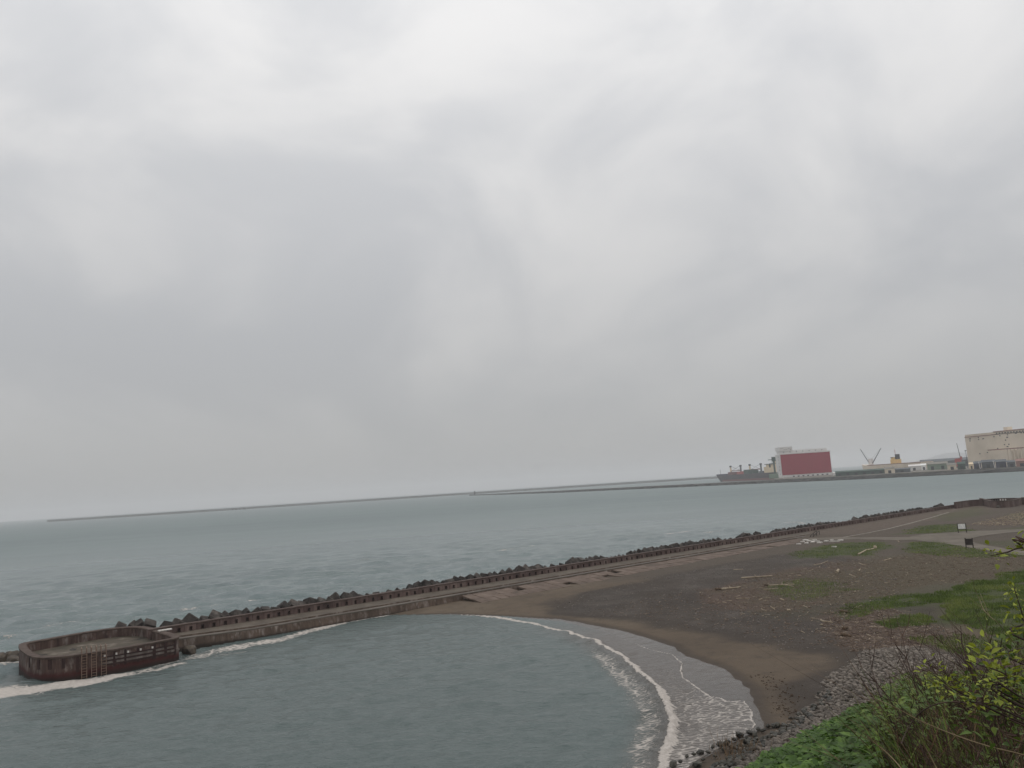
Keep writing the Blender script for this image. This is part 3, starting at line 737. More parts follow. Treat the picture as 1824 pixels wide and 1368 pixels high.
def put_cube(u, s, z, size, label, rot=None):
    while u < 8 and poly_sd(np.array([W(u, s, 0)[0]]), np.array([W(u, s, 0)[1]]), OUT)[0] > -size * .95: s -= .2
    o = inst('armour_cube', rc.choice(cubes), W(u, s, z), rot or (rc.uniform(.3, 1.2), rc.uniform(.1, .9), rc.uniform(0, 3)), (size,) * 3)
    tag(o, label, 'concrete block', GC); return o
u = 1.0; LBL = [(30, 'dark concrete armour cube heaped behind the sea wall close to the walled pier head'), (100, 'dark concrete armour cube behind the stretch of sea wall above the bay'),
                  (175, 'dark concrete armour cube behind the stretch of sea wall along the sand and slabs'), (999, 'small dark concrete armour cube behind the far stretch of sea wall toward the curved bastion')]
cnt = 0
while u < 268:
    lab = [l for lim, l in LBL if u < lim][0]
    lowz = 2.05 if (math.sin(u * .31) + math.sin(u * .113 + 1) < -.8) else (2.75 if u < 140 else 2.85)
    sz = rc.uniform(1.3, 1.85) * (.85 if u > 140 else 1)
    z = lowz + rc.uniform(-.25, .3)
    if u < 0 and rc.random() < .35: u += 1.5; continue
    put_cube(u, -2.05 + rc.uniform(-.35, .25), z, sz, lab); cnt += 1
    if rc.random() < .42:
        put_cube(u + rc.uniform(-.6, .6), -4.0 + rc.uniform(-.5, .5), 1.75 + rc.uniform(-.3, .3) , rc.uniform(1.4, 1.7), lab); cnt += 1
    u += rc.uniform(1.25, 1.75)
# a few that stand out
for px, py, s_, size, lab, rot in ((1298, 953, -2.2, 2.0, 'square armour cube standing upright above its neighbours behind the wall', (0.05, .04, WANG + .2)),
                                   (276, 1110, -2.4, 1.65, 'large pale grey armour cube just beyond the pier head end of the wall', (.5, .4, .6)),
                                   (332, 1102, -2.3, 1.95, 'largest dark armour cube in the heap next to the pier head', (.7, .5, 1.9)),
                                   (262, 1116, -2.5, 1.4, 'small low armour cube between the tilted brown and the pale grey one', (.4, .7, .2)), (300, 1111, -2.2, 1.6, 'rounded pale armour cube at the wall corner by the pier head', (.9, .3, .8)), (312, 1106, -2.6, 1.8, 'dark armour cube squeezed between the pale and the largest one', (.6, .6, 2.2)),
                                   (219, 1112, -2.6, 1.4, 'lone dark armour cube at the end of the row behind the pier head', (.8, .5, .4)),
                                   (248, 1107, -2.6, 1.6, 'tilted brown armour cube second from the end of the row', (.6, .9, 1.1))):
    p = P(px, py, 3.4); uu, vv = wall_uv(p[0], p[1])
    tt = uu - (vv - s_) * 0 ; o = put_cube(tt, s_, 2.95 if px > 320 else 2.6, size, lab, rot); del o['group']
# lone boulder by the wall end, and blocks past the pier head
def boulder(name, c, r, seed, mat, sub=2, squash=(1, 1, .8)):
    bm = bmesh.new(); bmesh.ops.create_icosphere(bm, subdivisions=sub, radius=1)
    rr = np.random.default_rng(seed); ax = rr.normal(size=(9, 3)); ax /= np.linalg.norm(ax, axis=1)[:, None]; off = .55 + rr.random(9) * .35
    for v_ in bm.verts:
        p = np.array(v_.co)
        for a_, f_ in zip(ax, off):
            dd = p @ a_
            if dd > f_: p = p - a_ * (dd - f_) * .9
        v_.co = Vector(p * np.array(squash) * (1 + rr.normal() * .015))
    me = bpy.data.meshes.new(name); bm.to_mesh(me); bm.free(); me.materials.append(mat)
    return me
p = P(338, 1163, .3)
o = inst('boulder', boulder('boulder', None, 1, 3, M['rock'], squash=(1.0, .9, .95)), (p[0], p[1], .45), (0, 0, .4), (1.15, 1.0, 1.05))
tag(o, 'dark wet boulder standing in the water beside the end of the wall', 'boulder')
for k, (px, py, r_, lab) in enumerate(((3, 1172, 1.3, 'dark wet block in the surf, leftmost before the pier head'), (16, 1170, 1.2, 'dark wet block in the surf, second of the group before the pier head'),
                                       (24, 1175, 1.0, 'low dark wet block in front of the others before the pier head'), (31, 1169, 1.2, 'dark wet block touching the outer end of the pier head'), (-14, 1175, 1.3, 'dark wet block cut off by the picture edge'))):
    p = P(px, py, .5); o = inst('surf_block', boulder('surf_block', None, 1, 20 + k, M['rock'], squash=(1, 1, .9)), (p[0], p[1], .25), (.3 * k, .2, k), (r_,) * 3)
    tag(o, lab, 'boulder', 'blocks in the surf by the pier head')

# ------------------------------------------------------------------ sloping slabs on the beach side
rev = empty('revetment', W(50, DECK_W, 0)); tag(rev, 'sloping apron of worn reddish concrete slabs below the sea wall', 'revetment')
rs = np.random.default_rng(14); L0 = np.array(rev.location)
gu = np.arange(46, 168, 2.15)
for i, u in enumerate(gu):
    for row in range(2):
        if rs.random() < .06: continue
        v0 = DECK_W + .35 + row * 2.9; v1 = v0 + 2.84
        wtop = Z_LEDGE - .28; pt = W(u, DECK_W + 6.6, 0); zb = float(ground_z(np.array([pt[0]]), np.array([pt[1]]))[0]) - .02
        zb = min(zb, wtop - .1)
        f_ = lambda v_: wtop + (zb - wtop) * (v_ - DECK_W - .35) / 6.0
        j = rs.normal(size=6) * .025
        b = MB()
        V = [(*W(u + a_ + j[4], v_ + j[5], 0)[:2], f_(v_) + j[k] - (0 if top else .25)) for top in (0, 1) for k, (a_, v_) in enumerate(((.03, v0), (2.12, v0), (2.12, v1), (.03, v1)))]
        b.add([np.array(x) - L0 for x in V], [(0, 1, 2, 3), (4, 7, 6, 5), (0, 4, 5, 1), (1, 5, 6, 2), (2, 6, 7, 3), (3, 7, 4, 0)])
        b.build('slab', M['slab'], rev)
# kerb that edges the brown apron further on
kp = [(1500, 958), (1540, 951), (1580, 943), (1620, 933), (1660, 922), (1690, 913)]
ks = [Pg(x, y) for x, y in kp]; b = MB()
kerb = empty('kerb', ks[0]); tag(kerb, 'narrow pale concrete kerb crossing the brown apron beside the wall', 'kerb')
for i in range(len(ks) - 1):
    n_ = 6
    for k in range(n_):
        a_ = ks[i] + (ks[i + 1] - ks[i]) * (k + .03) / n_; c_ = ks[i] + (ks[i + 1] - ks[i]) * (k + .97) / n_
        t = (c_ - a_)[:2]; t /= np.linalg.norm(t); nn_ = np.array([t[1], -t[0]]) * .35
        V = []
        for q_ in (a_, c_):
            for s_ in (-1, 1):
                for z_ in (-.2, .10): V.append((q_[0] + nn_[0] * s_ - ks[0][0], q_[1] + nn_[1] * s_ - ks[0][1], q_[2] + z_ - ks[0][2]))
        MB().add(V, [(0, 1, 3, 2), (4, 6, 7, 5), (1, 5, 7, 3), (0, 2, 6, 4), (0, 4, 5, 1), (2, 3, 7, 6)]).build('kerb_stone', M['kerb'], kerb)
# handrails of the steps
for k, (x0, y0, x1, y1, lab) in enumerate(((1443.5, 956.5, 1455, 947.5, 'dark handrail of the beach steps, nearer the pier head'), (1448.5, 956.5, 1460, 948, 'dark handrail of the beach steps, nearer the signs'))):
    a_ = Pg(x0, y0); c_ = Pg(x1, y1 + 4); e_ = empty('handrail', a_); tag(e_, lab, 'handrail', 'handrails of the beach steps')
    dlt = c_ - a_
    MB().tube([(0, 0, .25), (dlt[0] * .5, dlt[1] * .5, .75), (dlt[0] * .8, dlt[1] * .8, 1.05), (dlt[0], dlt[1], 1.05)], .09, 6).build('rail', M['black'], e_)
    for t in (0.02, .5, .98):
        MB().tube([(dlt[0] * t, dlt[1] * t, -.3), (dlt[0] * t, dlt[1] * t, .25 + min(t, .8) / .8 * .8 - .03)], .07, 5).build('post', M['black'], e_)
# white broken slabs
wl_ = [(1430, 965.5), (1435, 962.3), (1437, 967.8), (1448, 966), (1441, 964), (1451, 962.4), (1460, 967), (1456, 964.3), (1472, 964.5), (1484, 964.8), (1491, 964.5), (1497, 963), (1482, 962.2), (1423, 969.5), (1486, 974.5)]
for i, (x, y) in enumerate(wl_):
    p = Pg(x, y); b = MB(); w_ = rs.uniform(.5, .95); l_ = rs.uniform(.5, .9)
    poly = [(w_ * math.cos(a_) * rs.uniform(.75, 1.1), l_ * math.sin(a_) * rs.uniform(.75, 1.1)) for a_ in np.linspace(0, 6.28, 7)[:-1]]
    o = b.prism(poly, -.12, .16).build('broken_slab', M['white_block']); o.location = (p[0], p[1], p[2] + .06); o.rotation_euler = (rs.normal() * .06, rs.normal() * .06, rs.random() * 3)
    tag(o, 'white broken concrete slab lying at the foot of the beach steps', 'slab', 'white broken slabs by the steps')

# ------------------------------------------------------------------ curved bastion at the far end
bn = [(1748, 898), (1757, 901), (1768, 903.7), (1786, 904), (1800, 902.8), (1813, 900.5), (1824, 897.5)]
nearb = [P(x, y, 2.0)[:2] for x, y in bn]
far = [P(x, y, 4.3)[:2] for x, y in [(1824, 886.8), (1800, 887.0), (1777, 887.6), (1755, 889), (1732, 890.5), (1716, 892.3), (1701, 894.6)]]
e1 = nearb[-1]; f1 = far[0]
mid = (np.array(e1) + np.array(f1)) / 2 + np.array([9., -2.])
loop = nearb + [np.array(e1) + (mid - e1) * .6, mid, np.array(f1) + (mid - f1) * .6] + far
bas = empty('bastion', (*loop[0], 2.0)); tag(bas, 'curved dark brick walled bastion where the sea wall meets the plain', 'bastion')
# parts: wall in courses, coping, white posts
def sm(pts, per=5):
    c_ = [pts[0]] + list(pts) + [pts[-1]]; out = []
    for i in range(1, len(c_) - 2):
        p0, p1, p2, p3 = [np.array(q_) for q_ in c_[i - 1:i + 3]]
        for k in range(per):
            t = k / per; out.append(.5 * ((2 * p1) + (-p0 + p2) * t + (2 * p0 - 5 * p1 + 4 * p2 - p3) * t * t + (-p0 + 3 * p1 - 3 * p2 + p3) * t ** 3))
    return out + [np.array(pts[-1])]
lp = sm(loop)
def wall_strip(pts, z0, z1, th, mat, name, parent, org):
    V = []; n = len(pts)
    for i, p in enumerate(pts):
        t = pts[min(i + 1, n - 1)] - pts[max(i - 1, 0)]; t = t / np.linalg.norm(t); nn_ = np.array([t[1], -t[0]]) * th / 2
        for s_, z_ in ((1, z0), (1, z1), (-1, z1), (-1, z0)):
            V.append((p[0] + nn_[0] * s_ - org[0], p[1] + nn_[1] * s_ - org[1], z_ - org[2]))
    Fc = [(4 * i + k, 4 * i + (k + 1) % 4, 4 * i + 4 + (k + 1) % 4, 4 * i + 4 + k) for i in range(n - 1) for k in range(4)] + [(3, 2, 1, 0), (4 * n - 4, 4 * n - 3, 4 * n - 2, 4 * n - 1)]
    return mobj(name, V, Fc, mat, parent)
org = np.array(bas.location)
wall_strip(lp, .8, 4.1, .8, M['parapet'], 'wall', bas, org)
wall_strip(lp, 4.1, 4.32, .95, M['fort_top'], 'coping', bas, org)
for x in np.linspace(1747, 1800, 9):
    y = np.interp(x, [1747, 1800], [891, 889.3]); p = P(x, y, 3.6)
    c_ = np.array(p[:2]); dd = [np.hypot(*(c_ - q_)) for q_ in lp[len(lp) // 2:]]; q_ = lp[len(lp) // 2 + int(np.argmin(dd))]
    q_ = q_ + (np.array([0, 0]) - q_) / np.linalg.norm(q_) * .65
    MB().box(-.16, .16, -.16, .16, 2.8, 4.05).build('post', M['white_block'], bas).location = (q_[0] - org[0], q_[1] - org[1], -2.0)
p = Pg(1778, 904.5); o = inst('boulder', boulder('boulder', None, 1, 44, M['stone']), (p[0], p[1], p[2] + .3), (0, 0, 1), (1.0, .8, .9)); tag(o, 'pale grey boulder against the foot of the curved bastion wall', 'boulder')

# ------------------------------------------------------------------ two sign boards
def sign(px, py, w, h, zb, label, board, yaw, marks):
    p = Pg(px, py); e_ = empty('sign_board', p, yaw); tag(e_, label, 'sign', 'sign boards by the path')
    for s_ in (-1, 1):
        MB().box(s_ * w / 2 - .09 + s_ * .1, s_ * w / 2 + .09 + s_ * .1, -.08, .08, -.4, zb + h + .15).build('post', M['black'], e_)
    bd = MB().box(-w / 2, w / 2, -.04, .04, zb, zb + h).build('board', board, e_)
    MB().box(-w / 2, w / 2, -.06, .06, zb - .14, zb - .02).build('cross_bar', M['black'], e_)
    if marks:
        rr = random.Random(2)
        b = MB()
        for r_ in range(4):
            x = -w / 2 + .2
            while x < w / 2 - .3:
                l_ = rr.uniform(.12, .4); b.box(x, x + l_, -.048, -.041, zb + h - .3 - r_ * .24, zb + h - .22 - r_ * .24); x += l_ + rr.uniform(.06, .25)
        b.build('print', M['ink'], bd)
M['ink'] = pmat('faded_print', [srgb(150, 150, 150, .62), srgb(165, 165, 163, .62)], 3, bump=0)
sign(1714.5, 949, 1.55, 1.15, .95, 'white notice board on two dark posts beside the path', M['white'], math.atan2(-78, 144) * .9, True)
sign(1727.5, 976.5, 1.05, 1.15, .75, 'dark board on two posts seen from behind beside the path', M['black'], math.atan2(-64, 117) * .9 + math.pi, False)
# ------------------------------------------------------------------ the harbour across the water
def flat(name, c1, c2=None, scale=.05, rough=.7, bump=0): return pmat(name, [c1, c2 or c1], scale, rough, bump)
M['mole'] = pmat('mole_rubble', [srgb(30, 32, 33, .6), srgb(52, 52, 50, .6), srgb(70, 68, 64, .6)], .12, bump=.8, bdist=1.0)
M['mole_top'] = flat('mole_top', srgb(110, 106, 98, .9), srgb(136, 132, 124, .9), .03)
M['quay'] = flat('quay_ground', srgb(82, 78, 68, .9), srgb(112, 106, 96, .9), .02)
M['red'] = pmat('red_cladding', [srgb(124, 4, 32, .62), srgb(132, 10, 40, .62)], .03, stretch=(1, 1, .1), bump=0)
M['offwhite'] = flat('offwhite_concrete', srgb(176, 172, 170, .62), srgb(196, 192, 188, .62), .06)
M['beige'] = pmat('beige_concrete', [srgb(158, 147, 132, .56), srgb(176, 165, 150, .56), srgb(182, 172, 158, .56)], .02, bump=0)
M['brown'] = flat('brown_trim', srgb(122, 92, 84, .62))
M['dkgreen'] = flat('dark_green_steel', srgb(40, 60, 54, .6), srgb(58, 74, 66, .6))
M['green'] = flat('pale_green_steel', srgb(90, 106, 92, .62), srgb(112, 124, 108, .62))
M['navy'] = flat('navy_steel', srgb(38, 42, 60, .6), srgb(56, 60, 74, .6), .08)
M['slate'] = flat('slate_shed', srgb(60, 66, 72, .6), srgb(84, 88, 90, .6), .1)
M['hullgrey'] = pmat('dark_hull', [srgb(48, 46, 52, .6), srgb(70, 62, 64, .6)], .05, stretch=(1, 1, 3), bump=0)
M['hullred'] = flat('hull_red', srgb(96, 60, 58, .6))
M['cream'] = flat('cream_paint', srgb(190, 170, 140, .65), srgb(204, 186, 158, .65))
M['yellow'] = flat('yellow_paint', srgb(190, 158, 96, .62), srgb(205, 175, 115, .62))
M['dark'] = flat('dark_steel', srgb(34, 36, 38, .6))
M['redp'] = flat('red_paint', srgb(140, 54, 54, .6), srgb(150, 76, 70, .6))
M['win'] = flat('window_glass', srgb(40, 44, 48, .6))
ZL = 4.5
front_px = [(836, 883), (900, 881), (1000, 877.5), (1120, 872), (1240, 866.6), (1380, 860.2), (1540, 853.5), (1680, 846.5), (1824, 839.5), (2000, 830), (2300, 812)]
FR = [P(x, y, 0)[:2] for x, y in front_px]
def away(p): return p / np.linalg.norm(p)
def densify(pts, step):
    out = []
    for a_, c_ in zip(pts[:-1], pts[1:]):
        n = max(1, int(np.hypot(*(c_ - a_)) / step))
        out += [a_ + (c_ - a_) * k / n for k in range(n)]
    return out + [pts[-1]]
def rubble_strip(name, pts, zt, wf, wt_, mat, seed, parent=None, org=np.zeros(3), back=True):
    rr = np.random.default_rng(seed); V = []; n = len(pts); m_ = 0
    for i, p in enumerate(pts):
        a_ = away(p); j = rr.normal(size=8)
        row = [(p - a_ * 1.5, -2), (p + a_ * (wf * .2 + j[0] * 1.2), zt * .3 + j[1] * .35), (p + a_ * (wf * .6 + j[2] * 1.2), zt * .7 + j[3] * .45), (p + a_ * (wf + j[4]), zt + j[5] * .35)]
        if back: row += [(p + a_ * (wf + wt_), zt + j[6] * .3), (p + a_ * (wf * 2 + wt_), -2)]
        m_ = len(row); V += [(q_[0] - org[0], q_[1] - org[1], z_ - org[2]) for q_, z_ in row]
    Fc = [(i * m_ + k, (i + 1) * m_ + k, (i + 1) * m_ + k + 1, i * m_ + k + 1) for i in range(n - 1) for k in range(m_ - 1)]
    Fc += [tuple(range(m_)), tuple(range((n - 1) * m_ + m_ - 1, (n - 1) * m_ - 1, -1))]
    return mobj(name, V, Fc, mat, parent)
def top_strip(pts, z0, z1, d0, d1, mat, name, parent, org):
    V = []; n = len(pts)
    for p in pts:
        a_ = away(p)
        for dd, z_ in ((d0, z0), (d0, z1), (d1, z1), (d1, z0)):
            q_ = p + a_ * dd; V.append((q_[0] - org[0], q_[1] - org[1], z_ - org[2]))
    Fc = [(4 * i + k, 4 * i + 4 + k, 4 * i + 4 + (k + 1) % 4, 4 * i + (k + 1) % 4) for i in range(n - 1) for k in range(4)] + [(0, 1, 2, 3), (4 * n - 1, 4 * n - 2, 4 * n - 3, 4 * n - 4)]
    return mobj(name, V, Fc, mat, parent)
mp_ = densify(FR[:6], 9.0)
e_ = empty('breakwater', (*FR[0], 0)); tag(e_, 'dark rubble breakwater reaching out from the harbour, nearer of the two', 'breakwater'); og = np.array(e_.location)
rubble_strip('rubble_slope', mp_, 3.6, 7, 9, M['mole'], 1, e_, og)
top_strip(mp_[len(mp_) // 3:], 3.0, 4.7, 9.5, 13, M['mole_top'], 'crown_wall', e_, og)
# outer breakwater
ob_px = [(84, 928), (300, 915.5), (500, 903), (836, 880.5), (1100, 863.5), (1290, 852.5), (1420, 844)]
OB = densify([D(x, y, 3650 if x > 90 else 4000)[:2] for x, y in ob_px], 28.0)
e_ = empty('breakwater', (*OB[0], 0)); tag(e_, 'long hazy breakwater along the horizon, farther of the two', 'breakwater'); og = np.array(e_.location)
rr = np.random.default_rng(6)
rubble_strip('rubble_slope', OB, 7.2, 14, 14, M['mole'], 2, e_, og)
top_strip(OB, 6.5, 8.6, 16, 24, M['mole'], 'crown_wall', e_, og)
p = D(425, 907, 3600); b = MB()
for k in range(4): b.box(k * 16 - 30, k * 16 - 22, 0, 10, -1, 5 + 3 * (k % 2))
o = b.build('caisson', M['mole']); o.location = (p[0], p[1], 0); tag(o, 'small dark caisson in front of the farther breakwater', 'caisson')
# lighthouse
p = FR[0] + away(FR[0]) * 12 + (FR[1] - FR[0]) * .18
e_ = empty('lighthouse', (p[0], p[1], 3.4)); tag(e_, 'small dark beacon tower on the tip of the nearer breakwater', 'lighthouse')
MB().tube([(0, 0, 0), (0, 0, 9)], 2.6, 10, 1.7).build('tower', M['dark'], e_); MB().tube([(0, 0, 9), (0, 0, 9.5)], 2.6, 10).build('gallery', M['dark'], e_); MB().tube([(0, 0, 9.5), (0, 0, 11.6), (0, 0, 12.6)], [1.4, 1.4, .2], 8).build('lantern', M['dark'], e_)
# harbour land
lf = densify(FR[5:], 9.0)
rubble_strip('harbour_shore', lf, ZL, 8, 4, M['mole'], 3, None).__setitem__('kind', 'structure')
V = []; n = len(lf)
for i, p in enumerate(lf):
    a_ = away(p); q_ = p + a_ * 9; b_ = a_ * max(2300, np.linalg.norm(p) + 60)
    V += [(q_[0], q_[1], ZL + .05), (b_[0], b_[1], ZL + .05), (b_[0], b_[1], -3)]
land = mobj('harbour_ground', V, [(3 * i, 3 * i + 3, 3 * i + 4, 3 * i + 1) for i in range(n - 1)] + [(3 * i + 1, 3 * i + 4, 3 * i + 5, 3 * i + 2) for i in range(n - 1)], M['quay']); tag(land, 'flat harbour ground', kind='structure')
qe = top_strip([p for p in lf if np.linalg.norm(p) > 1090], ZL - 1, ZL + .9, 12, 15, M['mole_top'], 'quay_edge', None, np.zeros(3)); tag(qe, 'pale low quay edge wall along the harbour shore', 'quay wall')

class Fr:                                             # a frame on a facade: x along it from the left, y away, z up
    def __init__(s, xl, xr, yb, dl, dr_, z0=ZL):
        s.A = D(xl, yb, dl)[:2]; B = D(xr, yb, dr_)[:2]
        s.e = B - s.A; s.L = float(np.hypot(*s.e)); s.e = s.e / s.L; s.n = np.array([-s.e[1], s.e[0]]); s.z0 = z0
        s.k = .5 * (dl + dr_) / FPX                   # metres per photo pixel
    def empty(s, name): s.o = empty(name, (s.A[0], s.A[1], s.z0), math.atan2(s.e[1], s.e[0])); return s.o
def part(e_, name, mat, *boxes, parent=None):
    b = MB()
    for bx in boxes: b.box(*bx)
    return b.build(name, mat, parent or e_)
# red silo
f = Fr(1393, 1483, 846, 1612, 1640); e_ = f.empty('silo_building'); L = f.L
tag(e_, 'big silo building with a blank dark red front and white edges', 'silo')
part(e_, 'base', M['offwhite'], (0, L, 0, 34, 0, 4.4)); part(e_, 'body', M['offwhite'], (.02, L - .02, .6, 33.8, 4.4, 45))
rp_ = part(e_, 'red_panel', M['red'], (.8, L - .6, -.3, .7, 4.6, 43.6))
part(e_, 'roof_gallery', M['offwhite'], (2, L - 4, 4, 28, 46, 50.5)); part(e_, 'roof_tower', M['offwhite'], (.5, 25, 2, 30, 50.5, 58)); part(e_, 'parapet', M['offwhite'], (-.5, L + .3, -.6, .9, 43.8, 46))
rw = np.random.default_rng(3)
for k in range(7): part(e_, 'window', M['win'], (8 + k * 12, 9.6 + k * 12, 3.9, 4.3, 47.5, 49))
for x, z in ((3, 54.5), (6, 55), (9, 52.5), (13, 52.6), (18, 54), (21, 52.2)): part(e_, 'window', M['win'], (x, x + 1.3, 1.8, 2.2, z, z + 1.4))
for z in (6, 14, 20, 27, 33, 38.5): part(e_, 'window', M['win'], (-.25, .2, 9 + (z % 5), 10.8 + (z % 5), z, z + 1.8))
part(e_, 'loading_bay', M['win'], *[(20 + k * 9, 23.5 + k * 9, -.25, .4, .4, 2.4) for k in range(8)])
part(e_, 'roof_rail', M['offwhite'], *[(x, x + .3, 4, 4.3, 50.5, 51.8) for x in np.arange(26, L - 5, 4)], (26, L - 5, 4, 4.2, 51.6, 51.9))
# beige silo
f = Fr(1725, 1860, 826, 1320, 1250); e_ = f.empty('silo_building'); L = f.L
tag(e_, 'large beige silo building at the right edge with small dark windows', 'silo')
part(e_, 'wall', M['beige'], (0, L, 0, 40, 0, 44)); part(e_, 'top_band', M['brown'], (-.3, 46, -.6, 40.3, 44, 45.0)); part(e_, 'roof_storey', M['beige'], (0.2, L, .3, 39, 45.0, 48)); part(e_, 'roof_hut', M['beige'], (58, 64, 5, 14, 48, 53.5))
part(e_, 'roof_edge', M['brown'], (46, L, -.5, .2, 47.8, 48.9))
for k, (x, z) in enumerate([(7, 41), (7, 38), (21, 42), (21, 39), (28, 39.5), (45.5, 41), (54.5, 41.5), (66, 42), (64.5, 38.5), (62, 35), (59.5, 29), (66, 29), (63, 26), (48.5, 24.5), (20, 19), (32, 20), (78, 43), (86, 43), (90, 43), (95, 43)]):
    part(e_, 'window', M['win'], (x, x + (2.6 if k % 4 == 0 else 1.6), -.25, .2, z, z + 1.4))
for k in range(12): part(e_, 'window', M['win'], (50 + k * 4.3, 51.6 + k * 4.3, -.25, .2, 45.2, 46.6))
part(e_, 'lean_to', M['beige'], (46, 78, -12, -.3, 0, 21)); part(e_, 'conveyor', M['brown'], (44, 96, -13, -11, 23, 24.4))
for k in range(5): part(e_, 'conveyor_leg', M['beige'], (72 + k * 5, 72.8 + k * 5, -12.6, -11.6, 0, 23))
# low harbour sheds: left px, right px, height (m), distance, depth, material, label
sheds = [(1488, 1577, 7, 1330, 18, 'dkgreen', 'long low dark green shed right beside the red silo'), (1576, 1594, 8.5, 1300, 15, 'beige', 'small beige shed in the row of harbour sheds'),
         (1594.5, 1622, 6, 1310, 15, 'slate', 'low slate grey shed next to the small beige one'), (1619, 1640, 9, 1480, 20, 'offwhite', 'white roofed warehouse left of the little white hut'), (1641, 1650, 9.5, 1470, 14, 'white', 'little bright white hut between harbour warehouses'),
         (1652, 1689, 11, 1400, 22, 'green', 'pale green warehouse in the middle of the harbour sheds'), (1687.5, 1704, 8.5, 1280, 14, 'beige', 'beige shed left of the green block'), (1706, 1720, 9.5, 1240, 12, 'dkgreen', 'square dark green block in front of the beige silo'),
         (1640, 1728, 15, 1640, 25, 'slate', 'long grey warehouse roof behind the other harbour sheds'), (1727, 1734, 8, 1230, 8, 'cream', 'small pinkish kiosk beside the navy sheds'), (1735, 1748, 9, 1200, 14, 'navy', 'navy blue shed nearest the pinkish kiosk'),
         (1749, 1773, 10, 1210, 14, 'slate', 'dark slate shed in the middle of the navy row'), (1774, 1793, 9.5, 1190, 14, 'navy', 'wide navy blue shed under the beige silo'), (1794, 1809, 8, 1180, 14, 'slate', 'grey shed at the end of the navy row'), (1810, 1850, 9, 1150, 14, 'brown', 'brown shed at the picture edge under the beige silo'),
         (1484, 1500, 5, 1480, 10, 'offwhite', 'low white annex just right of the red silo')]
for xl, xr, h_, ds, dp, mt, lab in sheds:
    yb = 927 - .065 * (xl + xr) / 2 + (H - ZL) * FPX / ds
    f = Fr(xl, xr, yb, ds, ds); e_ = f.empty('harbour_shed'); tag(e_, lab, 'shed', 'sheds along the harbour')
    part(e_, 'wall', M[mt], (0, f.L, 0, dp, 0, h_ * .8))
    b = MB(); b.add([(-.5, -.6, h_ * .8), (f.L + .5, -.6, h_ * .8), (f.L + .5, dp + .6, h_ * .8), (-.5, dp + .6, h_ * .8), (-.5, dp / 2, h_ * 1.1), (f.L + .5, dp / 2, h_ * 1.1)], [(0, 1, 5, 4), (2, 3, 4, 5), (0, 4, 3), (1, 2, 5), (0, 3, 2, 1)])
    b.build('roof', M['slate'] if mt in ('navy', 'slate') else M['mole_top'] if mt in ('beige', 'green') else M[mt], e_)
    nd = max(1, int(f.L / 11))
    for k in range(nd): part(e_, 'door', M['win'], (f.L * (k + .35) / nd, f.L * (k + .35) / nd + min(4, f.L / nd * .4), -.15, .3, 0, h_ * .5))
# teal loader beside the red silo
f = Fr(1376, 1386, 850, 1580, 1580); e_ = f.empty('ship_loader'); tag(e_, 'dark teal steel loader tower between the ship and the red silo', 'loader')
part(e_, 'tower', M['dkgreen'], (3.5, 7, 0, 3.5, 0, 36)); part(e_, 'head', M['dkgreen'], (2, 9, -1, 5, 32, 40)); part(e_, 'arm', M['dkgreen'], (-5, 6, .5, 2.5, 34.5, 35.8), (-4, -1, .5, 2.5, 24, 28), (-3, 6, .8, 1.6, 27.5, 28.4)); part(e_, 'cabin', M['dark'], (-4.2, -1.2, 0, 3, 21, 25))
for x in (0, 10): part(e_, 'leg', M['dkgreen'], (x, x + 1, 0, 4, 0, 12))
part(e_, 'base', M['green'], (-6, 11, -2, 6, 0, 9))
# cargo ships
def hull(e_, L, B, zt, mat, name, rake=.06):
    n = 24; V = []; lv = [(-2, .82), (2, .92), (zt * .6, 1.0), (zt, 1.0)]
    for i in range(n + 1):
        t = i / n
        for z_, k in lv:
            tip = min(1, (t / .14)) ** .6 if t < .14 else (min(1, (1 - t) / .05) ** .4 if t > .95 else 1)
            xo = -(z_ / zt) * L * rake * max(0, 1 - t / .14) + (1 - z_ / zt) * L * .015 * max(0, 1 - t / .14)
            w = max(.15, B / 2 * tip * k); zz = z_ + (2.2 * max(0, 1 - t / .12) if z_ == zt else 0)
            V.append((t * L + xo, B / 2 - w, zz)); V.append((t * L + xo, B / 2 + w, zz))
    m_ = len(lv) * 2; Fc = []
    for i in range(n):
        for k in range(len(lv) - 1):
            a_ = i * m_ + 2 * k; c_ = a_ + m_
            Fc += [(a_, c_, c_ + 2, a_ + 2), (a_ + 1, a_ + 3, c_ + 3, c_ + 1)]
        a_ = i * m_ + m_ - 2; Fc.append((a_, a_ + m_, a_ + m_ + 1, a_ + 1))
    Fc += [tuple([2 * k for k in range(len(lv))] + [2 * k + 1 for k in range(len(lv) - 1, -1, -1)]), tuple([n * m_ + 2 * k + 1 for k in range(len(lv))] + [n * m_ + 2 * k for k in range(len(lv) - 1, -1, -1)])]
    return mobj(name, V, Fc, mat, e_)
f = Fr(1273, 1384, 852, 2050, 1780, 0); e_ = f.empty('cargo_ship'); L = f.L; k = f.k; s_ = L / 111.0
tag(e_, 'dark cargo ship with deck cranes moored left of the red silo', 'ship')
hull(e_, L, 26, 15.5, M['hullgrey'], 'hull'); part(e_, 'waterline_band', M['hullred'], (L * .14, L * .95, -.15, 26.15, -1, 4.5)); part(e_, 'bulwark', M['navy'], (L * .02, L * .2, 3, 23, 15.5, 18.5))
for x, m_ in ((24, 'hullred'), (41, 'redp'), (48, 'redp'), (62, 'dkgreen'), (80, 'slate'), (90, 'slate')): part(e_, 'hatch', M[m_], (x * s_, (x + 6.5) * s_, 5, 21, 15.5, 20 if m_ == 'slate' else 22))
part(e_, 'deck_cargo', M['dkgreen'], (55 * s_, 68 * s_, 3, 20, 15.5, 25))
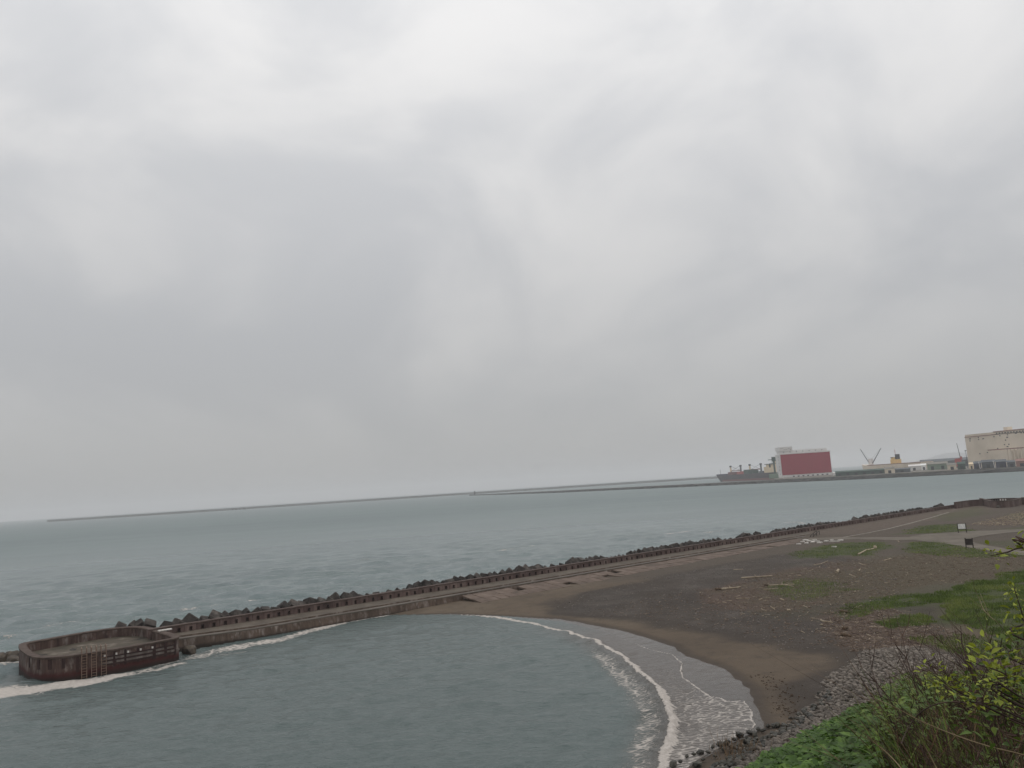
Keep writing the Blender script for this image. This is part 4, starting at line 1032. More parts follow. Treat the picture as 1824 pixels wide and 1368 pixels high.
for x, d_ in ((24.5, 1), (43.5, -1), (60, 1), (79, -1)):
    c_ = part(e_, 'crane', M['cream'] if x in (24.5, 60) else M['slate'], (x * s_ - 1.3, x * s_ + 1.3, 11, 14, 15.5, 36)); part(e_, 'crane_head', M['dark'], (x * s_ - 1.9, x * s_ + 1.9, 10.5, 14.5, 33.5, 37), parent=c_)
    MB().tube([(x * s_, 12.5, 24), (x * s_ + d_ * 17 * s_, 12.5, 25)], .75, 5).build('jib', M['hullred'], c_); MB().tube([(x * s_, 12.5, 36), (x * s_ + d_ * 16 * s_, 12.5, 25.5)], .28, 4).build('stay', M['dark'], c_)
h_ = part(e_, 'superstructure', M['cream'], (90 * s_, 108 * s_, 3, 23, 15.5, 28), (93 * s_, 107 * s_, 4, 22, 28, 33)); part(e_, 'bridge', M['win'], (92 * s_, 107.5 * s_, 2, 24, 33, 34.2)); part(e_, 'funnel', M['cream'], (102 * s_, 106 * s_, 10, 16, 34, 41)); MB().tube([(98 * s_, 12, 33), (98 * s_, 12, 49)], .5, 5).build('mast', M['slate'], e_)
MB().tube([(3 * s_, 13, 17), (3 * s_, 13, 30)], .35, 5).build('mast', M['slate'], e_)
f = Fr(1528, 1650, 838, 1760, 1600, 0); e_ = f.empty('cargo_ship'); L = f.L; s_ = L / 122.0
tag(e_, 'buff cargo ship with two raised crane jibs and a yellow bridge behind the sheds', 'ship')
hull(e_, L, 24, 17.5, M['beige'], 'hull', .01); part(e_, 'rail_band', M['brown'], (L * .16, L * .94, -.2, 24.2, 16.6, 17.9))
for x0, x1, zt in ((15, -.5, 51), (20, 40, 49)):
    c_ = part(e_, 'crane', M['offwhite'], (x0 * s_ - 1.5, x0 * s_ + 1.5, 10, 13, 17.5, 30)); MB().tube([(x0 * s_, 11.5, 20), (x1 * s_, 11.5, zt)], [1.0, .55], 5).build('jib', M['slate'], c_)
    MB().tube([(x0 * s_, 11.5, 30), (x1 * s_, 11.5, zt)], .15, 3).build('stay', M['slate'], c_)
part(e_, 'superstructure', M['yellow'], (58 * s_, 69 * s_, 7, 17, 17.5, 25.5), (59 * s_, 65 * s_, 7.5, 16.5, 25.5, 30)); part(e_, 'bridge', M['win'], (58.8 * s_, 63 * s_, 7, 17, 28.2, 29.6)); part(e_, 'funnel', M['dark'], (65.5 * s_, 69 * s_, 9, 15, 25.5, 35)); MB().tube([(64 * s_, 12, 31), (64 * s_, 12, 44)], .45, 4).build('mast', M['redp'], e_)
# crawler crane
f = Fr(1702, 1713, 830, 1500, 1500); e_ = f.empty('crawler_crane'); tag(e_, 'red crawler crane with a tall dark boom among the sheds', 'crane')
part(e_, 'tracks', M['dark'], (1, 9, 0, 2, 0, 2), (1, 9, 4, 6, 0, 2)); part(e_, 'house', M['redp'], (0, 9.5, 0, 6, 2, 15)); part(e_, 'cab', M['redp'], (8, 11, 0, 3, 13, 18)); MB().tube([(9, 3, 12), (6, 3, 40)], .7, 5, .35).build('boom', M['dark'], e_)
f = Fr(1722, 1725, 828, 1400, 1400); e_ = f.empty('light_mast'); tag(e_, 'thin dark light mast at the left corner of the beige silo', 'mast')
MB().tube([(1, 0, 0), (1, 0, 27)], .45, 5, .3).build('pole', M['dark'], e_); part(e_, 'lamp_bar', M['dark'], (-.5, 2.5, -.3, .3, 25.5, 26.3))
for x, y0, d_ in ((1745.5, 830, 1185), (1771.5, 828.5, 1170)):
    f = Fr(x, x + 1, y0, d_, d_); e_ = f.empty('light_pole'); tag(e_, 'pale light pole in front of the navy sheds', 'pole', 'pale poles by the navy sheds')
    MB().tube([(0, -3, 0), (-.8, -3, 9)], .35, 5).build('pole', M['offwhite'], e_); part(e_, 'lamp', M['offwhite'], (-1.8, .2, -3.3, -2.7, 8.8, 9.2))
# far hill in the mist
p0 = D(1590, 822, 12500)[:2]; p1 = D(1800, 810, 12500)[:2]; V = []; n = 40
rr = np.random.default_rng(12)
for i in range(n + 1):
    t = i / n; q_ = p0 + (p1 - p0) * t
    hgt = 105 * math.exp(-((t - .52) / .23) ** 2) + 45 * math.exp(-((t - .82) / .15) ** 2) + rr.normal() * 2
    a_ = away(q_)
    V += [(*(q_), -1), (*(q_ + a_ * 300), hgt * .6), (*(q_ + a_ * 600), hgt), (*(q_ + a_ * 1300), -1)]
hl = mobj('hills', V, [(4 * i + k, 4 * i + 4 + k, 4 * i + 5 + k, 4 * i + 1 + k) for i in range(n) for k in range(3)], M['mole'], smooth=True); tag(hl, 'faint far hill in the mist', kind='structure')
# the air
hb = MB(); hb.box(-15500, 15500, -2500, 17500, -6, 190); hzo = hb.build('haze', None); tag(hzo, 'pale sea haze', kind='stuff')
hm = bpy.data.materials.new('haze'); hm.use_nodes = True; ht = hm.node_tree; ht.nodes.clear()
pv = ht.nodes.new('ShaderNodeVolumePrincipled'); pv.inputs['Color'].default_value = (.91, .91, .925, 1); pv.inputs['Density'].default_value = .000145; pv.inputs['Anisotropy'].default_value = .2
ho = ht.nodes.new('ShaderNodeOutputMaterial'); ht.links.new(pv.outputs[0], ho.inputs['Volume']); hzo.data.materials.append(hm)
# ------------------------------------------------------------------ stones of the bank
def stone_mesh(k, mat, sub=1):
    return boulder('shore_stone', None, 1, 200 + k, mat, sub=sub, squash=(1, .8, .62))
SM = [stone_mesh(k, M['stone'], 2) for k in range(8)]; SD = [stone_mesh(k + 20, M['stone_dark'], 1) for k in range(5)]
rs = np.random.default_rng(77)
STONES = [P(x, y, 1.2)[:2] for x, y in [(1150, 1460), (1235, 1362), (1300, 1322), (1370, 1287), (1445, 1246), (1475, 1205), (1500, 1178), (1560, 1155), (1640, 1160), (1720, 1200), (1700, 1330), (1350, 1480)]]
xs = [p[0] for p in STONES]; ys = [p[1] for p in STONES]
cand = np.stack([rs.uniform(min(xs), max(xs), 42000), rs.uniform(min(ys), max(ys), 42000)], 1)
sd_ = poly_sd(cand[:, 0], cand[:, 1], STONES) + (vnoise(cand[:, 0], cand[:, 1], .4, 160, 2) - .5) * 2
keep = (sd_ > 0) & (np.hypot(cand[:, 0], cand[:, 1]) > 38)
cand = cand[keep]; sd_ = sd_[keep]
rr_ = np.hypot(cand[:, 0], cand[:, 1]); cz = ground_z(cand[:, 0], cand[:, 1])
# sizes: large near the water and the bank foot, fine at the upper edge
size = np.clip(rs.lognormal(-1.72, .42, len(cand)), .09, .36) * np.interp(rr_, [45, 60, 85], [1.3, 1.1, .75])
hid = hill_z(cand[:, 0], cand[:, 1])
az_ = np.arctan2(cand[:, 0], cand[:, 1]); Rl = np.interp(az_, la, lr); Zl = np.interp(az_, la, lz) + .45
vis = (H + (Zl - H) * rr_ / Rl) < cz + .3             # not behind the brow of the bank
order = np.argsort(-(size / rr_) * vis)
taken = []
grid = {}
def free(x, y, r):
    gx, gy = int(x // 1), int(y // 1)
    for i in (-1, 0, 1):
        for j in (-1, 0, 1):
            for (a_, b_, c_) in grid.get((gx + i, gy + j), ()):
                if (a_ - x) ** 2 + (b_ - y) ** 2 < ((c_ + r) * .62) ** 2: return False
    grid.setdefault((gx, gy), []).append((x, y, r)); return True
big_n = 0; rest = []
for i in order:
    x, y = cand[i]; r = size[i]
    if not vis[i] and rs.random() < .6: continue
    if not free(x, y, r): continue
    if big_n < 300 and vis[i]:
        wetz = cz[i] < .75 and sd_[i] < 2.2
        o = inst('shore_stone', (SD if wetz else SM)[int(rs.integers(0, 5 if wetz else 8))], (x, y, cz[i] + r * .18), (rs.normal() * .3, rs.normal() * .3, rs.random() * 6.3), (r * 1.05,) * 3)
        tag(o, 'dark wet stone at the water edge of the stony bank' if wetz else 'grey rounded stone on the bank between the sand and the green slope', 'stone', 'wet stones at the water edge' if wetz else 'dry stones on the bank')
        big_n += 1
    else: rest.append((x, y, cz[i], r))
def scatter_lumps(name, items, mat, seed, flat_=.6, sub=1, label=None):
    bm = bmesh.new(); bmesh.ops.create_icosphere(bm, subdivisions=sub, radius=1); T = np.array([v_.co[:] for v_ in bm.verts]); TF = np.array([[v_.index for v_ in f_.verts] for f_ in bm.faces]); bm.free()
    r2 = np.random.default_rng(seed); it = np.array(items); n = len(it)
    sc3 = it[:, 3][:, None] * np.stack([np.ones(n), r2.uniform(.6, .95, n), flat_ * r2.uniform(.7, 1.2, n)], 1)
    V = T[None] * (1 + .16 * r2.normal(size=(n, len(T), 1))) * sc3[:, None, :]
    a_ = r2.uniform(0, 6.28, n); c_, s_ = np.cos(a_)[:, None], np.sin(a_)[:, None]
    x = V[..., 0] * c_ - V[..., 1] * s_; y = V[..., 0] * s_ + V[..., 1] * c_
    V = np.stack([x + it[:, 0:1], y + it[:, 1:2], V[..., 2] + it[:, 2:3] + it[:, 3:4] * .15], 2).reshape(-1, 3)
    Fc = (TF[None] + (np.arange(n) * len(T))[:, None, None]).reshape(-1, 3)
    return tag(mobj(name, V, Fc, mat), label, kind='stuff')
scatter_lumps('shore_gravel', rest[:12000], M['stone'], 5, label='smaller stones of the bank')
# scraps of dark weed washed up on the sand
wk = np.array([Pg(x, y) for x, y in [(1366, 1205), (1380, 1215), (1395, 1228), (1408, 1238), (1405, 1255), (1402, 1268), (1415, 1272), (1398, 1244)]]); q4 = np.random.default_rng(88)
wi = q4.integers(0, len(wk), 130); wc = wk[wi][:, :2] + q4.normal(size=(130, 2)) * np.array([.7, 1.0])
WRACK = (wc, ground_z(wc[:, 0], wc[:, 1]))
# black wet rocks along the waterline
dk = [(1212, 1362), (1224, 1352), (1236, 1348), (1248, 1345), (1262, 1345), (1270, 1335), (1283, 1330), (1296, 1327), (1308, 1322), (1318, 1314), (1330, 1318), (1336, 1309), (1345, 1312), (1352, 1303), (1360, 1306), (1368, 1298), (1378, 1297), (1200, 1366), (1253, 1358), (1290, 1340), (1325, 1325), (1243, 1366), (1275, 1352), (1305, 1336), (1385, 1296)]
for i, (x, y) in enumerate(dk):
    p = Pg(x, y); r = rs.uniform(.16, .36)
    o = inst('wet_rock', SD[i % 5], (p[0], p[1], p[2] + .2), (rs.normal() * .4, rs.normal() * .4, rs.random() * 6), (r * 1.3, r * 1.2, r * 1.25)); tag(o, 'black wet rock where the stony bank meets the wash', 'rock', 'black wet rocks at the wash')
# pebbles on the gravel plain
def scatter_zone(polys, n, seed, z=1.75):
    r2 = np.random.default_rng(seed); out = []
    for poly in polys:
        pp = np.array(PZ(poly, z)); lo, hi = pp.min(0), pp.max(0)
        c_ = np.stack([r2.uniform(lo[0], hi[0], n * 3), r2.uniform(lo[1], hi[1], n * 3)], 1)
        k = poly_sd(c_[:, 0], c_[:, 1], pp) > -.5 + (vnoise(c_[:, 0], c_[:, 1], .3, 333, 3) - .5) * 7
        out.append(c_[k][:n])
    out = np.concatenate(out); return out, ground_z(out[:, 0], out[:, 1])
gpoly = [(985, 1064), (1100, 1040), (1200, 1020), (1300, 1002), (1420, 984), (1500, 990), (1600, 1030), (1640, 1100), (1700, 1150), (1600, 1240), (1445, 1235), (1462, 1203), (1500, 1168), (1490, 1150), (1350, 1128), (1250, 1108), (1150, 1092), (1060, 1086)]
c_, z_ = scatter_zone([gpoly], 9000, 6)
k = rs.random(len(c_)) < .25 + .9 * vnoise(c_[:, 0], c_[:, 1], .15, 170, 3)
c_, z_ = c_[k], z_[k]
scatter_lumps('gravel', np.c_[c_, z_, rs.lognormal(-2.75, .45, len(c_))], M['pebble'], 8, sub=1, label='pebbles strewn over the gravel plain') if False else None
it = np.c_[c_, z_, np.clip(rs.lognormal(-2.7, .4, len(c_)), .03, .2)]
scatter_lumps('pebbles', it, M['pebble'], 8, label='pebbles strewn over the gravel plain')
# wood litter: short sticks and bark
def scatter_sticks(name, c_, z_, mat, seed, ln, th, label):
    r2 = np.random.default_rng(seed); n = len(c_); a_ = r2.normal(0, .9, n) + .3; l_ = r2.lognormal(math.log(ln), .5, n); t_ = th * r2.uniform(.6, 1.5, n)
    T = np.array([(x, y, z) for x in (-.5, .5) for y in (-.5, .5) for z in (0, 1.)]); TF = np.array([(0, 1, 3, 2), (4, 6, 7, 5), (1, 5, 7, 3), (0, 2, 6, 4), (0, 4, 5, 1), (2, 3, 7, 6)])
    V = T[None] * np.stack([l_, t_, t_ * .8], 1)[:, None]; cs, sn = np.cos(a_)[:, None], np.sin(a_)[:, None]
    tl = r2.normal(0, .08, n)[:, None]
    V = np.stack([V[..., 0] * cs - V[..., 1] * sn + c_[:, 0:1], V[..., 0] * sn + V[..., 1] * cs + c_[:, 1:2], V[..., 2] + V[..., 0] * tl + z_[:, None] + .005], 2).reshape(-1, 3)
    Fc = (TF[None] + (np.arange(n) * 8)[:, None, None]).reshape(-1, 4)
    return tag(mobj(name, V, Fc, mat), label, kind='stuff')
c_, z_ = scatter_zone([[(1230, 1050), (1330, 1030), (1480, 1000), (1560, 995), (1640, 980), (1850, 985), (1850, 1022), (1700, 1034), (1600, 1050), (1500, 1078), (1400, 1095), (1290, 1085)]], 3200, 11)
scatter_sticks('driftwood_litter', c_, z_, M['litter'], 3, .34, .05, 'broken wood and bark strewn over the plain')
c_, z_ = scatter_zone([[(1470, 1085), (1560, 1070), (1640, 1100), (1700, 1125), (1600, 1155), (1510, 1148)]], 2400, 12)
scatter_sticks('driftwood_litter', c_, z_, M['litter'], 4, .30, .05, 'thick band of wood litter above the stones')
c_, z_ = scatter_zone([[(1735, 935), (1850, 905), (1850, 935), (1770, 937)]], 1500, 13)
scatter_sticks('driftwood_litter', c_, z_, M['wood'], 5, .55, .08, 'pale wood litter in front of the bastion')
c_, z_ = scatter_zone([[(1050, 1075), (1250, 1100), (1350, 1120), (1480, 1142), (1480, 1110), (1300, 1080), (1200, 1050)]], 500, 14)
scatter_sticks('driftwood_litter', c_, z_, M['litter'], 6, .3, .05, 'thin wood litter on the dark gravel')
scatter_sticks('seaweed', WRACK[0], WRACK[1], M['wood_dark'], 7, .13, .06, 'dark scraps of seaweed on the sand')
c_, z_ = scatter_zone([[(1250, 1050), (1330, 1030), (1480, 1000), (1640, 985), (1760, 990), (1700, 1034), (1600, 1060), (1600, 1120), (1500, 1120), (1400, 1100), (1290, 1085)]], 420, 16)
scatter_sticks('driftwood_litter', c_, z_, M['wood'], 9, .45, .06, 'pale driftwood scraps strewn over the plain')
# driftwood pieces one can pick out: polyline in photo pixels, thickness, material, label
Z = lambda x, y: (1240 + x / 4.56, 960 + y / 4.56)
logs = [([(365, 322), (430, 318), (520, 312), (620, 304)], .16, 'wood', 'long pale driftwood log, upper of the two on the gravel', 1),
        ([(205, 413), (280, 406), (362, 396)], .17, 'wood', 'pale driftwood log with a dark root end, lower on the gravel', 1),
        ([(160, 418), (185, 414), (206, 415)], .22, 'wood_dark', 'black root stump at the end of the lower pale log', 0),
        ([(545, 413), (605, 411), (665, 409)], .09, 'wood', 'thin pale driftwood pole beside the greenish patch', 0),
        ([(590, 380), (700, 376), (800, 371)], .10, 'wood', 'long thin driftwood pole with a snapped tip', 1),
        ([(555, 379), (590, 380)], .15, 'wood_dark', 'dark stub lying left of the thin driftwood pole', 0),
        ([(680, 374), (740, 378), (790, 388)], .07, 'wood', 'bent pale driftwood branch crossing the thin pole', 1),
        ([(1315, 130), (1345, 115), (1380, 95), (1420, 88), (1452, 78)], .17, 'wood', 'curved pale driftwood trunk with a knobby root end', 2),
        ([(1140, 280), (1157, 258)], .26, 'wood', 'short stubby white driftwood lump', 0), ([(1245, 290), (1300, 311)], .08, 'wood', 'short slanting driftwood stick right of the white lump', 0),
        ([(1010, 664), (1030, 673), (1070, 676), (1110, 683)], .10, 'wood', 'whitest bent driftwood branch near the stones', 3),
        ([(955, 213), (1010, 205), (1070, 180)], .07, 'wood', 'thin grey driftwood stick with a dark end below the grass', 0), ([(1320, 262), (1336, 246)], .1, 'wood', 'tiny pale upright driftwood chip', 0),
        ([(325, 486), (380, 484), (432, 485)], .08, 'wood', 'pale driftwood pole lying below the two logs', 0), ([(680, 489), (716, 501)], .09, 'wood', 'short pale driftwood piece in the middle of the litter', 0),
        ([(530, 572), (576, 588)], .07, 'wood', 'thin slanting driftwood stick low on the gravel', 0), ([(605, 552), (642, 577)], .07, 'wood', 'forked driftwood twig low on the gravel', 1),
        ([(740, 582), (766, 583)], .14, 'wood', 'short thick driftwood chunk low on the gravel', 0), ([(1165, 596), (1205, 598), (1242, 607)], .2, 'wood_dark', 'brown driftwood log beside the bright grass tongue', 0),
        ([(1125, 428), (1186, 428)], .07, 'wood', 'straight thin driftwood stick above the bright grass', 0), ([(305, 251), (382, 247)], .06, 'wood', 'faint thin driftwood pole nearest the sand', 0),
        ([(1525, 177), (1586, 160)], .08, 'wood', 'pale driftwood stick right of the curved trunk', 0), ([(1320, 197), (1350, 210), (1382, 216)], .07, 'wood', 'bent driftwood twig below the curved trunk', 0),
        ([(1380, 275), (1427, 277)], .06, 'wood', 'thin level driftwood stick at the edge of the red litter', 0), ([(825, 302), (848, 300)], .13, 'wood', 'small white driftwood lump near the upper log', 0),
        ([(1200, 742), (1228, 728)], .22, 'wood_dark', 'dark rotten stump at the top of the stones', 0), ([(1185, 785), (1225, 792), (1262, 800)], .2, 'wood_dark', 'black wet log at the edge of the sand and stones', 0),
        ([(1650, 28), (1640, 18)], .1, 'wood', 'forked pale branch standing by the path', 1), ([(1285, 560), (1345, 540)], .06, 'wood', 'thin pale stick across the bright grass tongue', 0),
        ([(870, 545), (905, 560)], .07, 'wood', 'short driftwood stick at the red litter edge', 0), ([(510, 497), (535, 490)], .09, 'wood', 'little pale driftwood scrap below the poles', 0), ([(215, 515), (245, 520)], .07, 'wood', 'small driftwood scrap at the left of the litter', 0)]
rl = np.random.default_rng(55)
for pts, th, mt, lab, br in logs:
    W_ = [Pg(*Z(x, y)) for x, y in pts]; o0 = W_[0]
    th = th * 1.0
    W_ = [p - o0 + np.array([0, 0, th * .7]) for p in W_]
    dense = []
    for a_, c_ in zip(W_[:-1], W_[1:]):
        for k in range(3): dense.append(a_ + (c_ - a_) * k / 3 + rl.normal(size=3) * np.array([1, 1, .3]) * th * .18)
    dense.append(W_[-1]); n = len(dense)
    rad = [th * (1.05 - .45 * i / n) * rl.uniform(.88, 1.1) for i in range(n)]
    e_ = empty('driftwood', o0); tag(e_, lab, 'driftwood', 'driftwood on the plain'); MB().tube(dense, rad, 7).build('trunk', M[mt], e_)
    if br == 1:
        q_ = dense[n // 2]; dd = dense[-1] - dense[0]; sid = np.array([-dd[1], dd[0], 0]) / (np.linalg.norm(dd) + 1e-6)
        MB().tube([q_, q_ + sid * .5 + np.array([0, 0, .25]), q_ + sid * .9 + np.array([0, 0, .3])], [th * .5, th * .35, th * .15], 5).build('branch', M[mt], e_)
    if br == 2:
        o = inst('root_end', boulder('root_end', None, 1, 61, M[mt]), dense[-1] + np.array([.1, 0, .2]), (.4, .2, .3), (.62, .5, .5), e_)
    if br == 3:
        MB().tube([dense[-2], dense[-2] + np.array([-.1, .1, .7])], [th * .6, th * .3], 5).build('branch', M[mt], e_)
# ------------------------------------------------------------------ grass on the plain
gp = [([(1412, 985), (1450, 976), (1500, 968), (1570, 966), (1590, 972), (1545, 992), (1500, 988), (1470, 994), (1420, 993)], 5000), ([(1485, 1088), (1540, 1064), (1600, 1058), (1680, 1052), (1690, 1062), (1640, 1074), (1560, 1080), (1510, 1095)], 6000), ([(1560, 1102), (1600, 1090), (1650, 1090), (1645, 1103), (1590, 1110)], 3000),
      ([(1660, 1055), (1740, 1036), (1850, 1012), (1850, 1130), (1760, 1118), (1690, 1100)], 42000), ([(1370, 1040), (1430, 1028), (1510, 1035), (1500, 1050), (1440, 1062), (1390, 1058)], 2200), ([(1612, 967), (1660, 964), (1700, 974), (1740, 982), (1850, 996), (1850, 990), (1760, 992), (1680, 990), (1620, 985)], 6000), ([(1612, 952), (1640, 938), (1712, 934), (1720, 948), (1660, 950)], 4000), ([(1640, 1125), (1760, 1128), (1850, 1140), (1850, 1175), (1700, 1160)], 4000)]
cs, zs_ = [], []
for i, (poly, n) in enumerate(gp):
    c_, z_ = scatter_zone([poly], n, 300 + i); cs.append(c_); zs_.append(z_)
c_ = np.concatenate(cs); z_ = np.concatenate(zs_)
k = rs.random(len(c_)) < sstep(.22, .48, vnoise(c_[:, 0], c_[:, 1], .35, 180, 3)); c_, z_ = c_[k], z_[k]
def blades(name, c_, z_, h, w, mat, seed, label, lean=.35):
    r2 = np.random.default_rng(seed); n = len(c_); a_ = r2.uniform(0, 6.28, n); hh_ = h * r2.lognormal(0, .35, n); ww = w * r2.uniform(.7, 1.4, n)
    lx = r2.normal(0, lean, n) * hh_; ly = r2.normal(0, lean, n) * hh_
    V = np.stack([np.stack([c_[:, 0] - np.cos(a_) * ww, c_[:, 1] - np.sin(a_) * ww, z_ - .02], 1), np.stack([c_[:, 0] + np.cos(a_) * ww, c_[:, 1] + np.sin(a_) * ww, z_ - .02], 1), np.stack([c_[:, 0] + lx, c_[:, 1] + ly, z_ + hh_], 1)], 1).reshape(-1, 3)
    return tag(mobj(name, V, np.arange(3 * n).reshape(-1, 3), mat), label, kind='stuff')
blades('grass', c_, z_, .22, .035, M['grassb'], 9, 'short grass growing in patches on the plain')

# ------------------------------------------------------------------ growth on the bank in front
def hill_pts(poly_px, n, seed, rmin, rmax):           # points on the bank that fall inside a patch of the view
    r2 = np.random.default_rng(seed); out = []
    while sum(map(len, out)) < n:
        a_ = r2.uniform(math.radians(8), math.radians(44), 40000); r = np.sqrt(r2.uniform(rmin ** 2, rmax ** 2, 40000))
        x, y = r * np.sin(a_), r * np.cos(a_); z = hill_z(x, y)
        k = r < np.interp(a_, la, lr) + .6
        x, y, z = x[k], y[k], z[k]
        dx, dy, dz = x, y, z - H
        f_ = dx * Fv[0] + dy * Fv[1] + dz * Fv[2]; uu = CX + FPX * (dx * Rv[0] + dy * Rv[1] + dz * Rv[2]) / f_; vv = CY - FPX * (dx * Uv[0] + dy * Uv[1] + dz * Uv[2]) / f_
        k = poly_sd(uu, vv, poly_px) > 0
        out.append(np.stack([x, y, z], 1)[k])
    return np.concatenate(out)[:n]
LEAF_T = np.array([(0, 0, 0), (-.32, .38, .07), (0, .42, 0), (.32, .38, .07), (-.2, .75, .03), (0, .78, -.03), (.2, .75, .03), (0, 1.1, -.1)])
LEAF_F = np.array([(0, 2, 1), (0, 3, 2), (1, 2, 5), (1, 5, 4), (2, 3, 6), (2, 6, 5), (4, 5, 7), (5, 6, 7)])
def leaf_cloud(name, pts, size, mat, seed, label, pitch=(-.2, .55), kind='stuff'):
    r2 = np.random.default_rng(seed); n = len(pts); s_ = size * r2.lognormal(0, .28, n)
    ya = r2.uniform(0, 6.28, n); pi_ = r2.uniform(pitch[0], pitch[1], n); ro_ = r2.normal(0, .35, n)
    T = LEAF_T[None] * s_[:, None, None]
    x, y, z = T[..., 0], T[..., 1], T[..., 2]
    c_, s2 = np.cos(ro_)[:, None], np.sin(ro_)[:, None]; x, z = x * c_ + z * s2, -x * s2 + z * c_
    c_, s2 = np.cos(pi_)[:, None], np.sin(pi_)[:, None]; y, z = y * c_ - z * s2, y * s2 + z * c_
    c_, s2 = np.cos(ya)[:, None], np.sin(ya)[:, None]; x, y = x * c_ - y * s2, x * s2 + y * c_
    V = (np.stack([x, y, z], 2) + pts[:, None, :]).reshape(-1, 3)
    Fc = (LEAF_F[None] + (np.arange(n) * 8)[:, None, None]).reshape(-1, 3)
    return tag(mobj(name, V, Fc, mat), label, kind=kind)
cover_px = [(1250, 1500), (1330, 1372), (1400, 1330), (1480, 1284), (1560, 1250), (1630, 1236), (1690, 1250), (1665, 1290), (1635, 1330), (1590, 1368), (1560, 1480)]
cp = hill_pts(cover_px, 30000, 5, 6, 24)
mnd = vnoise(cp[:, 0], cp[:, 1], .9, 190, 3)
lift = np.random.default_rng(2).random(len(cp)) ** .7 * (.05 + .62 * mnd)
cp[:, 2] += lift
leaf_cloud('leafy_undergrowth', cp, .085, M['leaf_cover'], 6, 'dense bright green leafy growth on the brow of the bank')
cov2 = [(1480, 1500), (1540, 1375), (1600, 1330), (1700, 1340), (1850, 1330), (1850, 1500)]
cp2 = hill_pts(cov2, 5000, 15, 3.5, 18); cp2[:, 2] += np.random.default_rng(3).random(len(cp2)) * .35
leaf_cloud('leafy_undergrowth', cp2, .07, M['leaf_old'], 16, 'dark green weeds at the foot of the bare shrubs')
cov3 = [(1560, 1400), (1600, 1270), (1640, 1240), (1740, 1225), (1850, 1215), (1850, 1400)]
cp3 = hill_pts(cov3, 12000, 25, 6, 27); cp3[:, 2] += np.random.default_rng(4).random(len(cp3)) ** 1.3 * .8
leaf_cloud('leafy_undergrowth', cp3, .08, M['leaf_old'], 26, 'dark green weeds under the bare shrubs')
gd = hill_pts([(1590, 1450), (1625, 1340), (1660, 1265), (1730, 1225), (1850, 1215), (1850, 1450)], 13000, 45, 3.5, 26)
blades('dead_grass', gd[:, :2], gd[:, 2], .50, .008, M['drygrass'], 46, 'tangle of dead brown grass under the shrubs', lean=.8)
gg = hill_pts([(1560, 1450), (1600, 1300), (1640, 1240), (1850, 1210), (1850, 1450)], 6000, 47, 3.5, 26)
blades('grass', gg[:, :2], gg[:, 2], .45, .010, M['grassb'], 48, 'dark green grass among the dead stems', lean=.45)

# bare shrubs: px, py of the foot, distance, height, label
def bare_shrub(px, dist, h, n, seed, lab, lean=(-.45, .1)):
    d_ = ray(px, 1300); x, y = d_[0] / math.hypot(d_[0], d_[1]) * dist, d_[1] / math.hypot(d_[0], d_[1]) * dist
    e_ = empty('bare_shrub', (x, y, hz(x, y) - .05)); tag(e_, lab, 'shrub', 'bare brown shrubs on the bank')
    r2 = np.random.default_rng(seed); stems = MB(); tw = MB()
    for i in range(n):
        b0 = np.array([r2.normal() * .35, r2.normal() * .35, 0]); hh_ = h * r2.uniform(.55, 1.08); ln = np.array([lean[0] + r2.normal() * .2, lean[1] + r2.normal() * .2, 1.0])
        ln = ln / np.linalg.norm(ln); pts = [b0]; dirn = ln.copy(); ns = 5
        for k in range(ns):
            dirn = dirn + r2.normal(size=3) * .13; dirn[2] += .02; dirn /= np.linalg.norm(dirn); pts.append(pts[-1] + dirn * hh_ / ns)
        r0 = .0045 * r2.lognormal(0, .45) * max(1, dist / 8)
        stems.tube(pts, [r0 * (1 - .7 * k / ns) for k in range(ns + 1)], 3, cap=False)
        for k in range(2, ns + 1):
            for _ in range(2 if r2.random() < .7 else 1):
                dd = dirn + r2.normal(size=3) * .55; dd /= np.linalg.norm(dd); l_ = hh_ * r2.uniform(.1, .26)
                mid_ = pts[k] + dd * l_ * .5 + r2.normal(size=3) * .02; tw.tube([pts[k], mid_, mid_ + (dd + np.array([0, 0, .3])) * l_ * .5], [r0 * .5, r0 * .4, r0 * .2], 3, cap=False)
    stems.build('stems', M['twig'], e_)['kind'] = 'stuff'; tw.build('twigs', M['twig'], e_)['kind'] = 'stuff'
bare_shrub(1765, 9.5, 1.2, 46, 1, 'bare brown shrub standing out against the stones, leftmost of the thicket', lean=(-.4, .1)); bare_shrub(1806, 10.5, 1.5, 54, 2, 'tallest bare brown shrub in the middle of the thicket', lean=(-.4, .1)); bare_shrub(1850, 11, 1.3, 46, 3, 'bare brown shrub behind the bright leafy twigs', lean=(-.35, .1))
bare_shrub(1775, 7.6, .8, 44, 4, 'low bare brown shrub in front of the thicket', lean=(-.35, .1)); bare_shrub(1860, 9, 1.15, 40, 5, 'bare brown shrub cut off by the picture edge'); bare_shrub(1805, 6.3, .7, 36, 6, 'low tangle of bare stems under the bright leafy twigs', lean=(-.1, .1)); bare_shrub(1735, 11.5, .8, 30, 7, 'small bare brown shrub at the edge of the green growth', lean=(-.4, .1))
bare_shrub(1820, 6, .7, 34, 8, 'reddish bare stems low at the picture edge', lean=(.2, 0))
